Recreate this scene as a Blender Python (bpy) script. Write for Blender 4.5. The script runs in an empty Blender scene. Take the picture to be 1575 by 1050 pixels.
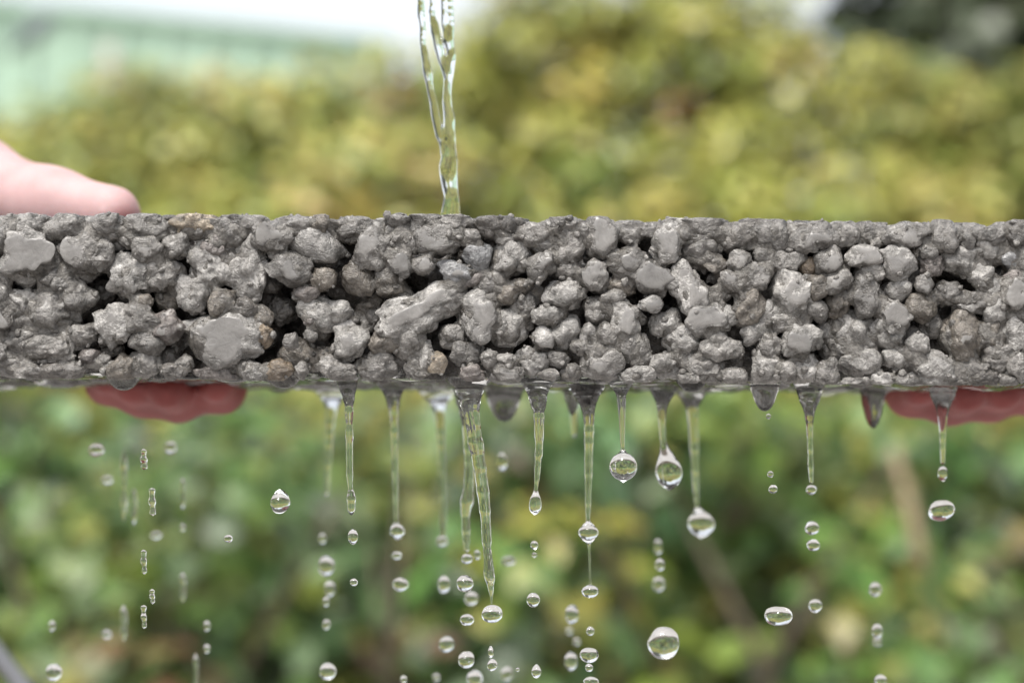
import bpy, math, random
import numpy as np
from mathutils import Vector

# ------------------------------------------------------------------ camera
SC = bpy.context.scene
COL = SC.collection
FPX = 2700.0            # focal length in photograph pixels (1575 wide)
DIST = 0.45             # camera to front face of the slab
CAMZ = 0.58
PITCH = math.atan((695.0 - 525.0) / FPX)

cam_d = bpy.data.cameras.new('camera')
cam = bpy.data.objects.new('camera', cam_d)
COL.objects.link(cam)
cam.location = (0, -DIST, CAMZ)
cam.rotation_euler = (math.pi / 2 + PITCH, 0, 0)
cam_d.sensor_width = 36.0
cam_d.lens = 36.0 * FPX / 1575.0
cam_d.clip_start = 0.02
cam_d.clip_end = 500
cam_d.dof.use_dof = True
cam_d.dof.focus_distance = DIST + 0.0035
cam_d.dof.aperture_fstop = 6.4
SC.camera = cam

# ------------------------------------------------------------------ sky, sun, exposure
SUN_EL, SUN_AZ = math.radians(63), math.radians(205)
world = bpy.data.worlds.new('World')
SC.world = world
world.use_nodes = True
wn = world.node_tree
wn.nodes.clear()
w_out = wn.nodes.new('ShaderNodeOutputWorld')
w_bg = wn.nodes.new('ShaderNodeBackground')
w_hs = wn.nodes.new('ShaderNodeHueSaturation')
w_sky = wn.nodes.new('ShaderNodeTexSky')
w_sky.sky_type = 'NISHITA'
w_sky.sun_disc = False
w_sky.sun_elevation = SUN_EL
w_sky.sun_rotation = SUN_AZ
w_sky.air_density = 1.0
w_sky.dust_density = 4.0
w_sky.ozone_density = 1.0
w_hs.inputs['Saturation'].default_value = 0.25
w_bg.inputs['Strength'].default_value = 0.12
wn.links.new(w_sky.outputs[0], w_hs.inputs['Color'])
wn.links.new(w_hs.outputs[0], w_bg.inputs['Color'])
wn.links.new(w_bg.outputs[0], w_out.inputs[0])

sun_d = bpy.data.lights.new('sun', 'SUN')
sun_d.energy = 1.5
sun_d.angle = math.radians(16)
sun_d.color = (1.0, 0.96, 0.9)
sun = bpy.data.objects.new('sun', sun_d)
COL.objects.link(sun)
sdir = Vector((math.sin(SUN_AZ) * math.cos(SUN_EL), math.cos(SUN_AZ) * math.cos(SUN_EL), math.sin(SUN_EL)))
sun.rotation_euler = (-sdir).to_track_quat('-Z', 'Y').to_euler()
sun.location = sdir * 20

SC.view_settings.view_transform = 'Standard'
SC.view_settings.look = 'None'
SC.view_settings.exposure = 1.4
SC.view_settings.gamma = 1.0
SC.view_settings.use_curve_mapping = False
SC.render.engine = 'CYCLES'
SC.cycles.use_denoising = True
SC.cycles.max_bounces = 14
SC.cycles.transmission_bounces = 12
SC.cycles.glossy_bounces = 6
SC.cycles.diffuse_bounces = 4
SC.cycles.caustics_refractive = True
SC.cycles.caustics_reflective = False
SC.cycles.sample_clamp_indirect = 6.0
SC.cycles.blur_glossy = 0.5

# ------------------------------------------------------------------ helpers
rng = np.random.default_rng(7)
random.seed(7)
CT, ST = math.cos(PITCH), math.sin(PITCH)


def at(px, py, Y):
    """world point on the plane y = Y that the photograph shows at pixel (px, py)"""
    cx, cy = (px - 787.5) / FPX, (525.0 - py) / FPX
    d = (cx, CT - cy * ST, ST + cy * CT)
    t = (Y + DIST) / d[1]
    return np.array([d[0] * t, Y, CAMZ + d[2] * t])


def dep(Y):
    return Y if Y < 0.02 else min(0.02 + (Y - 0.02) * 2.2, 0.096)


def mpp(Y):
    """metres per photograph pixel at depth Y"""
    return (Y + DIST) / FPX


def link(name, me, parent=None, mats=(), loc=None):
    o = bpy.data.objects.new(name, me)
    COL.objects.link(o)
    for m in mats:
        if m.name not in [k.name for k in me.materials if k]:
            me.materials.append(m)
    if loc is not None:
        o.location = loc
    if parent is not None:
        o.parent = parent
    return o


def empty(name, loc=(0, 0, 0)):
    o = bpy.data.objects.new(name, None)
    COL.objects.link(o)
    o.location = loc
    o.empty_display_size = 0.02
    return o


def tag(o, label=None, cat=None, group=None, kind=None):
    if label:
        o['label'] = label
    if cat:
        o['category'] = cat
    if group:
        o['group'] = group
    if kind:
        o['kind'] = kind
    return o


def mesh_np(name, V, F, smooth=True):
    """mesh from vertex array and face array (all faces with the same corner count)"""
    V = np.asarray(V, dtype=np.float32)
    F = np.asarray(F, dtype=np.int32)
    me = bpy.data.meshes.new(name)
    n = F.shape[1]
    me.vertices.add(len(V))
    me.vertices.foreach_set('co', V.ravel())
    me.loops.add(F.size)
    me.loops.foreach_set('vertex_index', F.ravel())
    me.polygons.add(len(F))
    me.polygons.foreach_set('loop_start', np.arange(0, F.size, n, dtype=np.int32))
    me.update(calc_edges=True)
    me.polygons.foreach_set('use_smooth', np.full(len(F), smooth, dtype=bool))
    me.validate()
    return me


def _hash(ix, iy, iz):
    h = (ix.astype(np.int64) * 374761393 + iy.astype(np.int64) * 668265263 + iz.astype(np.int64) * 2147483647) & 0xFFFFFFFF
    h = ((h ^ (h >> 13)) * 1274126177) & 0xFFFFFFFF
    h = ((h ^ (h >> 16)) * 2246822519) & 0xFFFFFFFF
    return ((h ^ (h >> 15)) & 0xFFFFFF).astype(np.float32) / 8388608.0 - 1.0


def vnoise(P):
    """smooth value noise in -1..1 for points P (n, 3)"""
    i = np.floor(P).astype(np.int64)
    f = (P - i).astype(np.float32)
    u = f * f * f * (f * (f * 6 - 15) + 10)
    r = 0
    for a in (0, 1):
        wx = u[:, 0] if a else 1 - u[:, 0]
        for b in (0, 1):
            wy = u[:, 1] if b else 1 - u[:, 1]
            for c in (0, 1):
                wz = u[:, 2] if c else 1 - u[:, 2]
                r = r + wx * wy * wz * _hash(i[:, 0] + a, i[:, 1] + b, i[:, 2] + c)
    return r


def fbm(P, oct=3):
    r, a = 0, 1.0
    for k in range(oct):
        r = r + a * vnoise(P * (2.03 ** k) + 17.3 * k)
        a *= 0.5
    return r


def ico(level):
    import bmesh
    bm = bmesh.new()
    bmesh.ops.create_icosphere(bm, subdivisions=level, radius=1.0)
    V = np.array([v.co[:] for v in bm.verts], dtype=np.float32)
    F = np.array([[v.index for v in f.verts] for f in bm.faces], dtype=np.int32)
    bm.free()
    return V, F


ICO = {k: ico(k) for k in (3, 4, 5, 6)}


def surfnet(f, org, h):
    """surface nets: zero level of the field f (negative inside) as quads"""
    s = f < 0
    nx, ny, nz = f.shape
    cnt = np.zeros((nx - 1, ny - 1, nz - 1), dtype=np.int8)
    for a in (0, 1):
        for b in (0, 1):
            for c in (0, 1):
                cnt += s[a:nx - 1 + a, b:ny - 1 + b, c:nz - 1 + c]
    act = (cnt > 0) & (cnt < 8)
    I = np.argwhere(act)
    idx = np.full(act.shape, -1, dtype=np.int32)
    idx[act] = np.arange(len(I))
    cor = [(a, b, c) for a in (0, 1) for b in (0, 1) for c in (0, 1)]
    val = np.stack([f[I[:, 0] + a, I[:, 1] + b, I[:, 2] + c] for a, b, c in cor], 1)
    pos = np.zeros((len(I), 3), dtype=np.float32)
    num = np.zeros(len(I), dtype=np.float32)
    for i in range(8):
        for j in range(i + 1, 8):
            ci, cj = np.array(cor[i]), np.array(cor[j])
            if np.abs(ci - cj).sum() != 1:
                continue
            m = (val[:, i] < 0) != (val[:, j] < 0)
            t = val[m, i] / (val[m, i] - val[m, j])
            pos[m] += ci[None] + t[:, None] * (cj - ci)[None]
            num[m] += 1
    V = (I + pos / num[:, None]) * h + np.asarray(org)[None]
    Q = []
    for ax in range(3):
        A = np.take(s, np.arange(f.shape[ax] - 1), axis=ax)
        B = np.take(s, np.arange(1, f.shape[ax]), axis=ax)
        E = np.argwhere(A != B)
        b, c = (ax + 1) % 3, (ax + 2) % 3
        ok = (E[:, b] >= 1) & (E[:, c] >= 1) & (E[:, b] < f.shape[b] - 1) & (E[:, c] < f.shape[c] - 1)
        E = E[ok]
        inside = A[E[:, 0], E[:, 1], E[:, 2]]

        def cell(db, dc):
            e = E.copy()
            e[:, b] += db
            e[:, c] += dc
            return idx[e[:, 0], e[:, 1], e[:, 2]]
        q = np.stack([cell(-1, -1), cell(0, -1), cell(0, 0), cell(-1, 0)], 1)
        q[~inside] = q[~inside][:, ::-1]
        Q.append(q)
    Q = np.concatenate(Q)
    Q = Q[(Q >= 0).all(1)]
    return V, Q


def smin(a, b, k):
    h = np.maximum(k - np.abs(a - b), 0) / k
    return np.minimum(a, b) - h * h * k * 0.25


def nodes(name):
    m = bpy.data.materials.new(name)
    m.use_nodes = True
    nt = m.node_tree
    nt.nodes.clear()
    out = nt.nodes.new('ShaderNodeOutputMaterial')
    return m, nt, out


def N(nt, typ, **kw):
    n = nt.nodes.new(typ)
    for k, v in kw.items():
        if k.startswith('_'):
            setattr(n, k[1:], v)
        else:
            n.inputs[k.replace('__', ' ')].default_value = v
    return n


def L(nt, a, b):
    nt.links.new(a, b)


def ramp(nt, fac, stops):
    r = nt.nodes.new('ShaderNodeValToRGB')
    e = r.color_ramp.elements
    while len(e) < len(stops):
        e.new(0.5)
    for k, (p, c) in zip(e, stops):
        k.position = p
        k.color = (*c, 1) if len(c) == 3 else c
    L(nt, fac, r.inputs[0])
    return r.outputs[0]


# ------------------------------------------------------------------ materials
def concrete(name, dark, light, rough=(0.16, 0.46), bump=1.0, speck=0.34):
    m, nt, out = nodes(name)
    bs = N(nt, 'ShaderNodeBsdfPrincipled')
    tc = N(nt, 'ShaderNodeTexCoord')
    oi = N(nt, 'ShaderNodeObjectInfo')
    mp = N(nt, 'ShaderNodeVectorMath', _operation='ADD')
    sc = N(nt, 'ShaderNodeVectorMath', _operation='SCALE')
    cmb = N(nt, 'ShaderNodeCombineXYZ')
    for k in 'XYZ':
        L(nt, oi.outputs['Random'], cmb.inputs[k])
    L(nt, cmb.outputs[0], sc.inputs[0])
    sc.inputs['Scale'].default_value = 9.0
    L(nt, tc.outputs['Object'], mp.inputs[0])
    L(nt, sc.outputs[0], mp.inputs[1])
    v = mp.outputs[0]
    n1 = N(nt, 'ShaderNodeTexNoise', Scale=190.0, Detail=7.0, Roughness=0.68, Distortion=0.8)
    n2 = N(nt, 'ShaderNodeTexNoise', Scale=1300.0, Detail=4.0, Roughness=0.65)
    n3 = N(nt, 'ShaderNodeTexNoise', Scale=420.0, Detail=4.0, Roughness=0.6, Distortion=1.2)
    vo = N(nt, 'ShaderNodeTexVoronoi', Scale=520.0)
    for n in (n1, n2, n3, vo):
        L(nt, v, n.inputs['Vector'])
    c1 = ramp(nt, n1.outputs['Fac'], [(0.34, dark), (0.64, light)])
    # every stone a little lighter or darker than the next
    mr = N(nt, 'ShaderNodeMapRange', To__Min=0.78, To__Max=1.16)
    L(nt, oi.outputs['Random'], mr.inputs['Value'])
    mul = N(nt, 'ShaderNodeMix', _data_type='RGBA', _blend_type='MULTIPLY')
    mul.inputs['Factor'].default_value = 1.0
    L(nt, c1, mul.inputs[6])
    L(nt, mr.outputs[0], mul.inputs[7])
    # grain
    gr = ramp(nt, n2.outputs['Fac'], [(0.32, (1 - speck,) * 3), (0.55, (1.0,) * 3), (0.75, (1 + speck * 1.3,) * 3)])
    mul2 = N(nt, 'ShaderNodeMix', _data_type='RGBA', _blend_type='MULTIPLY')
    mul2.inputs['Factor'].default_value = 1.0
    L(nt, mul.outputs[2], mul2.inputs[6])
    L(nt, gr, mul2.inputs[7])
    L(nt, mul2.outputs[2], bs.inputs['Base Color'])
    rr = N(nt, 'ShaderNodeMapRange', To__Min=rough[0], To__Max=rough[1])
    rr.inputs['From Min'].default_value = 0.3
    rr.inputs['From Max'].default_value = 0.7
    L(nt, n3.outputs['Fac'], rr.inputs['Value'])
    L(nt, rr.outputs[0], bs.inputs['Roughness'])
    bs.inputs['Specular IOR Level'].default_value = 0.5
    bs.inputs['Coat Weight'].default_value = 0.35      # damp film
    bs.inputs['Coat Roughness'].default_value = 0.22
    bs.inputs['Coat IOR'].default_value = 1.33
    a1 = N(nt, 'ShaderNodeMath', _operation='MULTIPLY')
    a1.inputs[1].default_value = 0.45
    L(nt, n2.outputs['Fac'], a1.inputs[0])
    a2 = N(nt, 'ShaderNodeMath', _operation='ADD')
    L(nt, n3.outputs['Fac'], a2.inputs[0])
    L(nt, a1.outputs[0], a2.inputs[1])
    bp = N(nt, 'ShaderNodeBump', Strength=1.0, Distance=0.0012 * bump)
    L(nt, a2.outputs[0], bp.inputs['Height'])
    L(nt, bp.outputs[0], bs.inputs['Normal'])
    L(nt, bs.outputs[0], out.inputs[0])
    return m


M_STONE = {
    'g': concrete('cement_coated_stone', (0.057, 0.052, 0.045), (0.233, 0.220, 0.203)),
    'l': concrete('pale_cement_stone', (0.090, 0.085, 0.076), (0.356, 0.340, 0.318)),
    'd': concrete('dark_and_gap_shade_stone', (0.028, 0.024, 0.020), (0.133, 0.122, 0.109)),  # dark stones; on set-back ones the colour stands in for gap shade
    'b': concrete('brown_stone', (0.045, 0.038, 0.030), (0.199, 0.177, 0.149)),
    't': concrete('tan_stone', (0.090, 0.077, 0.060), (0.332, 0.277, 0.209)),
    'p': concrete('pinkish_stone', (0.057, 0.048, 0.043), (0.228, 0.203, 0.186)),
    'o': concrete('ochre_stone', (0.057, 0.042, 0.030), (0.204, 0.160, 0.112)),
    'u': concrete('bluish_stone', (0.085, 0.086, 0.086), (0.290, 0.288, 0.286)),
}
M_CUT = concrete('mould_smooth_cement', (0.133, 0.126, 0.117), (0.209, 0.199, 0.186), rough=(0.22, 0.40), bump=0.10, speck=0.08)
M_PASTE = concrete('cement_paste', (0.043, 0.037, 0.030), (0.204, 0.190, 0.169))  # wet cement, browner and darker than the stones to paint in crevice shade
M_CORE = concrete('damp_shade_core_concrete', (0.025, 0.020, 0.015), (0.082, 0.071, 0.060))  # wet cement, darkened so shade in the gaps is part of the colour


def water_mat():
    m, nt, out = nodes('water')
    g = N(nt, 'ShaderNodeBsdfPrincipled')
    g.inputs['Base Color'].default_value = (0.97, 0.985, 0.98, 1)
    g.inputs['Transmission Weight'].default_value = 1.0
    g.inputs['Roughness'].default_value = 0.0
    g.inputs['IOR'].default_value = 1.333
    L(nt, g.outputs[0], out.inputs[0])
    return m


M_WATER = water_mat()


def skin_mat():
    m, nt, out = nodes('skin')
    bs = N(nt, 'ShaderNodeBsdfPrincipled')
    tc = N(nt, 'ShaderNodeTexCoord')
    at_ = N(nt, 'ShaderNodeAttribute', _attribute_name='flush_shade')
    n1 = N(nt, 'ShaderNodeTexNoise', Scale=90.0, Detail=4.0)
    n2 = N(nt, 'ShaderNodeTexNoise', Scale=1300.0, Detail=2.0)
    L(nt, tc.outputs['Object'], n1.inputs['Vector'])
    L(nt, tc.outputs['Object'], n2.inputs['Vector'])
    base = ramp(nt, n1.outputs['Fac'], [(0.3, (0.35, 0.215, 0.21)), (0.7, (0.42, 0.275, 0.27))])
    red = ramp(nt, n1.outputs['Fac'], [(0.3, (0.17, 0.027, 0.023)), (0.7, (0.24, 0.048, 0.042))])  # flushed skin, darkened further to paint in the shade under the slab
    mx = N(nt, 'ShaderNodeMix', _data_type='RGBA')
    L(nt, at_.outputs['Fac'], mx.inputs['Factor'])
    L(nt, base, mx.inputs[6])
    L(nt, red, mx.inputs[7])
    L(nt, mx.outputs[2], bs.inputs['Base Color'])
    bs.inputs['Subsurface Weight'].default_value = 0.3
    bs.inputs['Subsurface Radius'].default_value = (0.006, 0.002, 0.001)
    bs.inputs['Subsurface Scale'].default_value = 1.0
    bs.inputs['Roughness'].default_value = 0.6
    bp = N(nt, 'ShaderNodeBump', Strength=0.4, Distance=0.0004)
    L(nt, n2.outputs['Fac'], bp.inputs['Height'])
    L(nt, bp.outputs[0], bs.inputs['Normal'])
    L(nt, bs.outputs[0], out.inputs[0])
    return m


M_SKIN = skin_mat()


def leaf_mat():
    m, nt, out = nodes('leaf')
    vc = N(nt, 'ShaderNodeAttribute', _attribute_name='leaf_colour')
    tc = N(nt, 'ShaderNodeTexCoord')
    n1 = N(nt, 'ShaderNodeTexNoise', Scale=40.0, Detail=3.0)
    L(nt, tc.outputs['Object'], n1.inputs['Vector'])
    r = ramp(nt, n1.outputs['Fac'], [(0.3, (0.8, 0.8, 0.8)), (0.7, (1.2, 1.2, 1.2))])
    mx = N(nt, 'ShaderNodeMix', _data_type='RGBA', _blend_type='MULTIPLY')
    mx.inputs['Factor'].default_value = 1.0
    L(nt, vc.outputs['Color'], mx.inputs[6])
    L(nt, r, mx.inputs[7])
    bs = N(nt, 'ShaderNodeBsdfPrincipled', Roughness=0.42)
    L(nt, mx.outputs[2], bs.inputs['Base Color'])
    tr = N(nt, 'ShaderNodeBsdfTranslucent')
    L(nt, mx.outputs[2], tr.inputs['Color'])
    ms = N(nt, 'ShaderNodeMixShader')
    ms.inputs[0].default_value = 0.22
    L(nt, bs.outputs[0], ms.inputs[1])
    L(nt, tr.outputs[0], ms.inputs[2])
    L(nt, ms.outputs[0], out.inputs[0])
    return m


M_LEAF = leaf_mat()


def plain(name, c0, c1, scale, rough=0.7, metal=0.0, bump=0.0):
    m, nt, out = nodes(name)
    bs = N(nt, 'ShaderNodeBsdfPrincipled', Roughness=rough, Metallic=metal)
    tc = N(nt, 'ShaderNodeTexCoord')
    n1 = N(nt, 'ShaderNodeTexNoise', Scale=scale, Detail=5.0)
    L(nt, tc.outputs['Object'], n1.inputs['Vector'])
    c = ramp(nt, n1.outputs['Fac'], [(0.3, c0), (0.7, c1)])
    L(nt, c, bs.inputs['Base Color'])
    if bump:
        bp = N(nt, 'ShaderNodeBump', Strength=1.0, Distance=bump)
        L(nt, n1.outputs['Fac'], bp.inputs['Height'])
        L(nt, bp.outputs[0], bs.inputs['Normal'])
    L(nt, bs.outputs[0], out.inputs[0])
    return m


M_BARK = plain('bark', (0.05, 0.038, 0.026), (0.12, 0.09, 0.06), 30, 0.85, bump=0.004)
M_TWIG = plain('dry_twig', (0.17, 0.125, 0.07), (0.25, 0.185, 0.11), 40, 0.8)
M_MINT = plain('mint_cladding', (0.40, 0.56, 0.42), (0.45, 0.61, 0.47), 1.5, 0.5)
M_MINTROOF = plain('roof_sheet', (0.38, 0.42, 0.40), (0.46, 0.50, 0.47), 2.0, 0.5)
M_DARKMETAL = plain('dark_bracket', (0.10, 0.12, 0.13), (0.16, 0.18, 0.19), 6, 0.6)
M_PIPE = plain('brown_pipe', (0.30, 0.26, 0.23), (0.38, 0.33, 0.30), 6, 0.6)
M_POLE = plain('dull_grey_metal', (0.14, 0.145, 0.155), (0.20, 0.205, 0.215), 25, 0.5, metal=0.3)
M_GROUND = plain('pale_paving', (0.22, 0.208, 0.20), (0.30, 0.285, 0.275), 3, 0.85, bump=0.003)
M_TRUNK = M_BARK

# ------------------------------------------------------------------ ground
V = np.array([[-200, -200, 0], [200, -200, 0], [200, 200, 0], [-200, 200, 0]], dtype=np.float32)
g = link('ground', mesh_np('ground', V, [[0, 1, 2, 3]], False), mats=(M_GROUND,))
tag(g, 'pale concrete paving far below the slab', None, kind='structure')


M_SOIL = plain('dark_soil', (0.03, 0.022, 0.015), (0.07, 0.052, 0.036), 12, 0.9, bump=0.01)
V = np.array([[-6, 1.65, 0.004], [6, 1.65, 0.004], [6, 6.0, 0.004], [-6, 6.0, 0.004]], dtype=np.float32)
g = link('added_soil_bed', mesh_np('added_soil_bed', V, [[0, 1, 2, 3]], False), mats=(M_SOIL,))  # added so pale ground bounce does not show through the leaf gaps
tag(g, 'dark soil bed added under the hedge to cut bounce light', None, kind='structure')


# ------------------------------------------------------------------ foliage
def leaves_mesh(name, P, Nrm, size, cols):
    """one small folded pointed leaf at each point P, facing Nrm; cols (n,3)"""
    n = len(P)
    Nrm = Nrm / np.linalg.norm(Nrm, axis=1, keepdims=True)
    a = rng.normal(size=(n, 3))
    a[:, 2] -= 0.7
    T = a - (a * Nrm).sum(1, keepdims=True) * Nrm
    T /= np.linalg.norm(T, axis=1, keepdims=True)
    B = np.cross(Nrm, T)
    tmpl = np.array([[0, 0, 0], [0.42, 0.36, 0.07], [1.0, 0, -0.12], [0.42, -0.36, 0.07], [0.45, 0, 0], [0.15, 0.25, 0.04], [0.15, -0.25, 0.04]])
    V = (P[:, None, :] + size[:, None, None] * (tmpl[None, :, 0:1] * T[:, None] + tmpl[None, :, 1:2] * B[:, None] + tmpl[None, :, 2:3] * Nrm[:, None]))
    tri = np.array([[0, 5, 4], [5, 1, 4], [1, 2, 4], [2, 3, 4], [3, 6, 4], [6, 0, 4]])
    F = (np.arange(n)[:, None, None] * 7 + tri[None]).reshape(-1, 3)
    me = mesh_np(name, V.reshape(-1, 3), F)
    ca = me.color_attributes.new('leaf_colour', 'FLOAT_COLOR', 'POINT')
    c4 = np.ones((n, 7, 4), dtype=np.float32)
    c4[:, :, :3] = cols[:, None, :]
    ca.data.foreach_set('color', c4.ravel())
    return me


def pick(pal, wts, n, jit=0.18):
    pal = np.array(pal)
    w = np.array(wts, dtype=float)
    i = rng.choice(len(pal), size=n, p=w / w.sum())
    return np.clip(pal[i] * (1 + jit * rng.normal(size=(n, 1))) * (1 + 0.06 * rng.normal(size=(n, 3))), 0.01, 0.9)


def clump_foliage(name, C, R, per, size, pal, wts, squash=0.8, up=0.6, out=(0, -0.5, 0)):
    """leaves spread through clumps (centres C, radii R); every clump leans to one leaf tint"""
    P, Nm, S, K = [], [], [], []
    for c, r in zip(C, R):
        n = int(per * (r / 0.16) ** 2)
        d = rng.normal(size=(n, 3))
        d /= np.linalg.norm(d, axis=1, keepdims=True)
        rad = r * rng.uniform(0.45, 1.0, size=(n, 1)) ** 0.6
        P.append(c + d * rad * np.array([1.15, 1, squash]))
        Nm.append(d * 0.8 + np.array([0, 0, up]) + np.array(out) + 0.35 * rng.normal(size=(n, 3)))
        S.append(size * rng.uniform(0.65, 1.3, size=n))
        tint = pick(pal, wts, 1, 0.15)
        own = pick(pal, wts, n)
        mixf = rng.uniform(0.35, 0.9, size=(n, 1))
        K.append(own * (1 - mixf) + tint * mixf)
    return leaves_mesh(name, np.concatenate(P), np.concatenate(Nm), np.concatenate(S), np.concatenate(K))


def tube_mesh(name, pts, rad, seg=10, closed=True):
    """round tube through points with a radius per point"""
    pts = np.asarray(pts, dtype=float)
    n = len(pts)
    tg = np.gradient(pts, axis=0)
    tg /= np.linalg.norm(tg, axis=1, keepdims=True)
    ref = np.array([0.31, 0.9, 0.2])
    u = np.cross(tg, ref)
    u /= np.linalg.norm(u, axis=1, keepdims=True)
    v = np.cross(tg, u)
    th = np.linspace(0, 2 * np.pi, seg, endpoint=False)
    rad = np.asarray(rad, dtype=float)
    ring = pts[:, None] + rad[:, None, None] * (np.cos(th)[None, :, None] * u[:, None] + np.sin(th)[None, :, None] * v[:, None])
    V = ring.reshape(-1, 3)
    F = []
    for i in range(n - 1):
        for j in range(seg):
            F.append([i * seg + j, i * seg + (j + 1) % seg, (i + 1) * seg + (j + 1) % seg, (i + 1) * seg + j])
    F = F[:]
    if closed:
        V = np.concatenate([V, pts[:1], pts[-1:]])
        a, b = len(V) - 2, len(V) - 1
        for j in range(seg):
            F.append([a, (j + 1) % seg, j, a])
            F.append([b, (n - 1) * seg + j, (n - 1) * seg + (j + 1) % seg, b])
    me = bpy.data.meshes.new(name)
    me.from_pydata([tuple(x) for x in V], [], [tuple(f) if f[0] != f[3] else tuple(f[:3]) for f in F])
    me.polygons.foreach_set('use_smooth', np.ones(len(me.polygons), dtype=bool))
    me.update()
    return me


def join_tubes(name, specs, seg=7):
    """several branches of one plant as one mesh"""
    Vs, Fs, off = [], [], 0
    for pts, rad in specs:
        me = tube_mesh('tmp', pts, rad, seg)
        Vs += [tuple(v.co) for v in me.vertices]
        Fs += [tuple(i + off for i in p.vertices) for p in me.polygons]
        off += len(me.vertices)
        bpy.data.meshes.remove(me)
    me = bpy.data.meshes.new(name)
    me.from_pydata(Vs, [], Fs)
    me.polygons.foreach_set('use_smooth', np.ones(len(me.polygons), dtype=bool))
    me.update()
    return me


# tall yellowing hedge at the back
HT = 3.9


def hedge_top(x):
    px = 787.5 + x * FPX / (HT + DIST)
    yy = np.interp(px, [-900, -300, 0, 120, 200, 330, 480, 600, 690, 730, 800, 950, 1100, 1200, 1222, 1245, 1275, 1400, 1480, 1575, 1900, 2500],
                   [225, 185, 146, 116, 97, 94, 76, 70, 60, -12, -70, -90, -90, -60, -8, 36, 60, 76, 88, 94, 80, 70])
    return CAMZ + (695 - yy) * (HT + DIST) / FPX


C, R = [], []
for x in np.arange(-3.0, 3.0, 0.10):
    for z in np.arange(0.1, 2.0, 0.085):
        r = rng.uniform(0.06, 0.12)
        xx, zz = x + rng.uniform(-.06, .06), z + rng.uniform(-.045, .045)
        top = hedge_top(xx) - r * 0.72
        if zz > top:
            continue
        if vnoise(np.array([[xx / 0.22, zz / 0.09, 9.0]]))[0] < -0.33 and zz < top - 0.25:
            continue                        # hollows
        yb = 2.55 + 1.35 * (zz - 0.1) / 1.45 + rng.uniform(-0.10, 0.14)
        C.append([xx, yb, zz])
        R.append(r)
        C.append([xx + rng.uniform(-.05, .05), yb + 0.22, min(zz + rng.uniform(-.04, .04), top - 0.03)])
        R.append(r)
for x in np.arange(-3.0, 3.0, 0.10):           # dense inside
    for z in np.arange(0.1, 2.1, 0.075):
        if z < hedge_top(x) - 0.07:
            C.append([x + rng.uniform(-.03, .03), HT + 0.42 + rng.uniform(-.05, .05), z])
            R.append(0.10)
            C.append([x + rng.uniform(-.03, .03), HT + 0.6 + rng.uniform(-.05, .05), z + 0.03])
            R.append(0.10)
for x in np.arange(-3.0, 3.0, 0.045):           # ragged top
    for k in range(3):
        r = rng.uniform(0.045, 0.08)
        C.append([x, HT + rng.uniform(-.12, .12), hedge_top(x) - r * 0.8 - 0.05 * k])
        R.append(r)
for x in np.arange(-0.4, 1.0, 0.08):            # rounded crest
    for z in np.arange(1.5, 2.0, 0.07):
        r = rng.uniform(0.05, 0.08)
        if z < hedge_top(x) - 0.16 and rng.random() < 0.6:
            C.append([x + rng.uniform(-.04, .04), 3.72 + 0.5 * (z - 1.5) + rng.uniform(-.05, .05), z + rng.uniform(-.03, .03)])
            R.append(r)
PAL_HEDGE = [(0.34, 0.345, 0.075), (0.46, 0.43, 0.10), (0.20, 0.225, 0.045), (0.16, 0.24, 0.055), (0.38, 0.27, 0.09), (0.30, 0.12, 0.06), (0.08, 0.10, 0.02)]
W_HEDGE = [5, 4.5, 3, 3.2, 0.7, 0.35, 1.2]
hedge = empty('hedge', (0, 3.0, 0))
tag(hedge, 'tall blurred hedge of yellowing green leaves behind the slab', 'hedge')
hp = np.array([0, 3.0, 0])
hl = link('foliage', clump_foliage('hedge_foliage', np.array(C) - hp, R, 120, 0.040, PAL_HEDGE, W_HEDGE, up=1.3), hedge, (M_LEAF,))
tag(hl, kind='stuff')
specs = []
for x in np.arange(-2.8, 2.8, 0.21):
    for k in range(3):
        h = hedge_top(x) * rng.uniform(0.5, 0.85)
        x1 = x + rng.uniform(-0.3, 0.3)
        specs.append(([[x, 0.05, 0], [x + (x1 - x) * .4, 0.1, h * .4], [x1, rng.uniform(0.7, 0.95), h]], [0.016, 0.011, 0.004]))
hs = link('stem', join_tubes('hedge_stems', specs, 6), hedge, (M_BARK,))
tag(hs, kind='stuff')

# lower green thicket in front of the hedge
C, R = [], []
for x in np.arange(-2.2, 2.2, 0.15):
    for z in np.arange(0.08, CAMZ + 0.23, 0.13):
        r = rng.uniform(0.09, 0.18)
        xx, zz = x + rng.uniform(-.08, .08), z + rng.uniform(-.06, .06)
        top = CAMZ + 0.15 + 0.09 * math.sin(xx * 3.1 + 1) + 0.05 * math.sin(xx * 7.7)
        if zz + r * .7 > top:
            continue
        if vnoise(np.array([[xx / 0.17, zz / 0.13, 4.0]]))[0] < -0.30:
            continue                        # dark hollows between the clumps
        yb = 1.95 + 0.5 * ((zz + 0.47) / 1.2) ** 1.6 + rng.uniform(-0.12, 0.2)
        C.append([xx, yb, zz])
        R.append(r)
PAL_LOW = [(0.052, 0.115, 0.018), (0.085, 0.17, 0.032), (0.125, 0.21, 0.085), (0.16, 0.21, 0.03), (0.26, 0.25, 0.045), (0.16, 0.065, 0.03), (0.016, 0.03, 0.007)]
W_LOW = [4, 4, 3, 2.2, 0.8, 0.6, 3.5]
thicket = empty('shrub_thicket', (0, 2.2, 0))
tag(thicket, 'low thicket of deep green leaves in front of the hedge', 'shrub')
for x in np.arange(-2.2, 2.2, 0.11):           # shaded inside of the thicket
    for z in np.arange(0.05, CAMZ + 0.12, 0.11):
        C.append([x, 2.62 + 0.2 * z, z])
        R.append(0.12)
tp = np.array([0, 2.2, 0])
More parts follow.
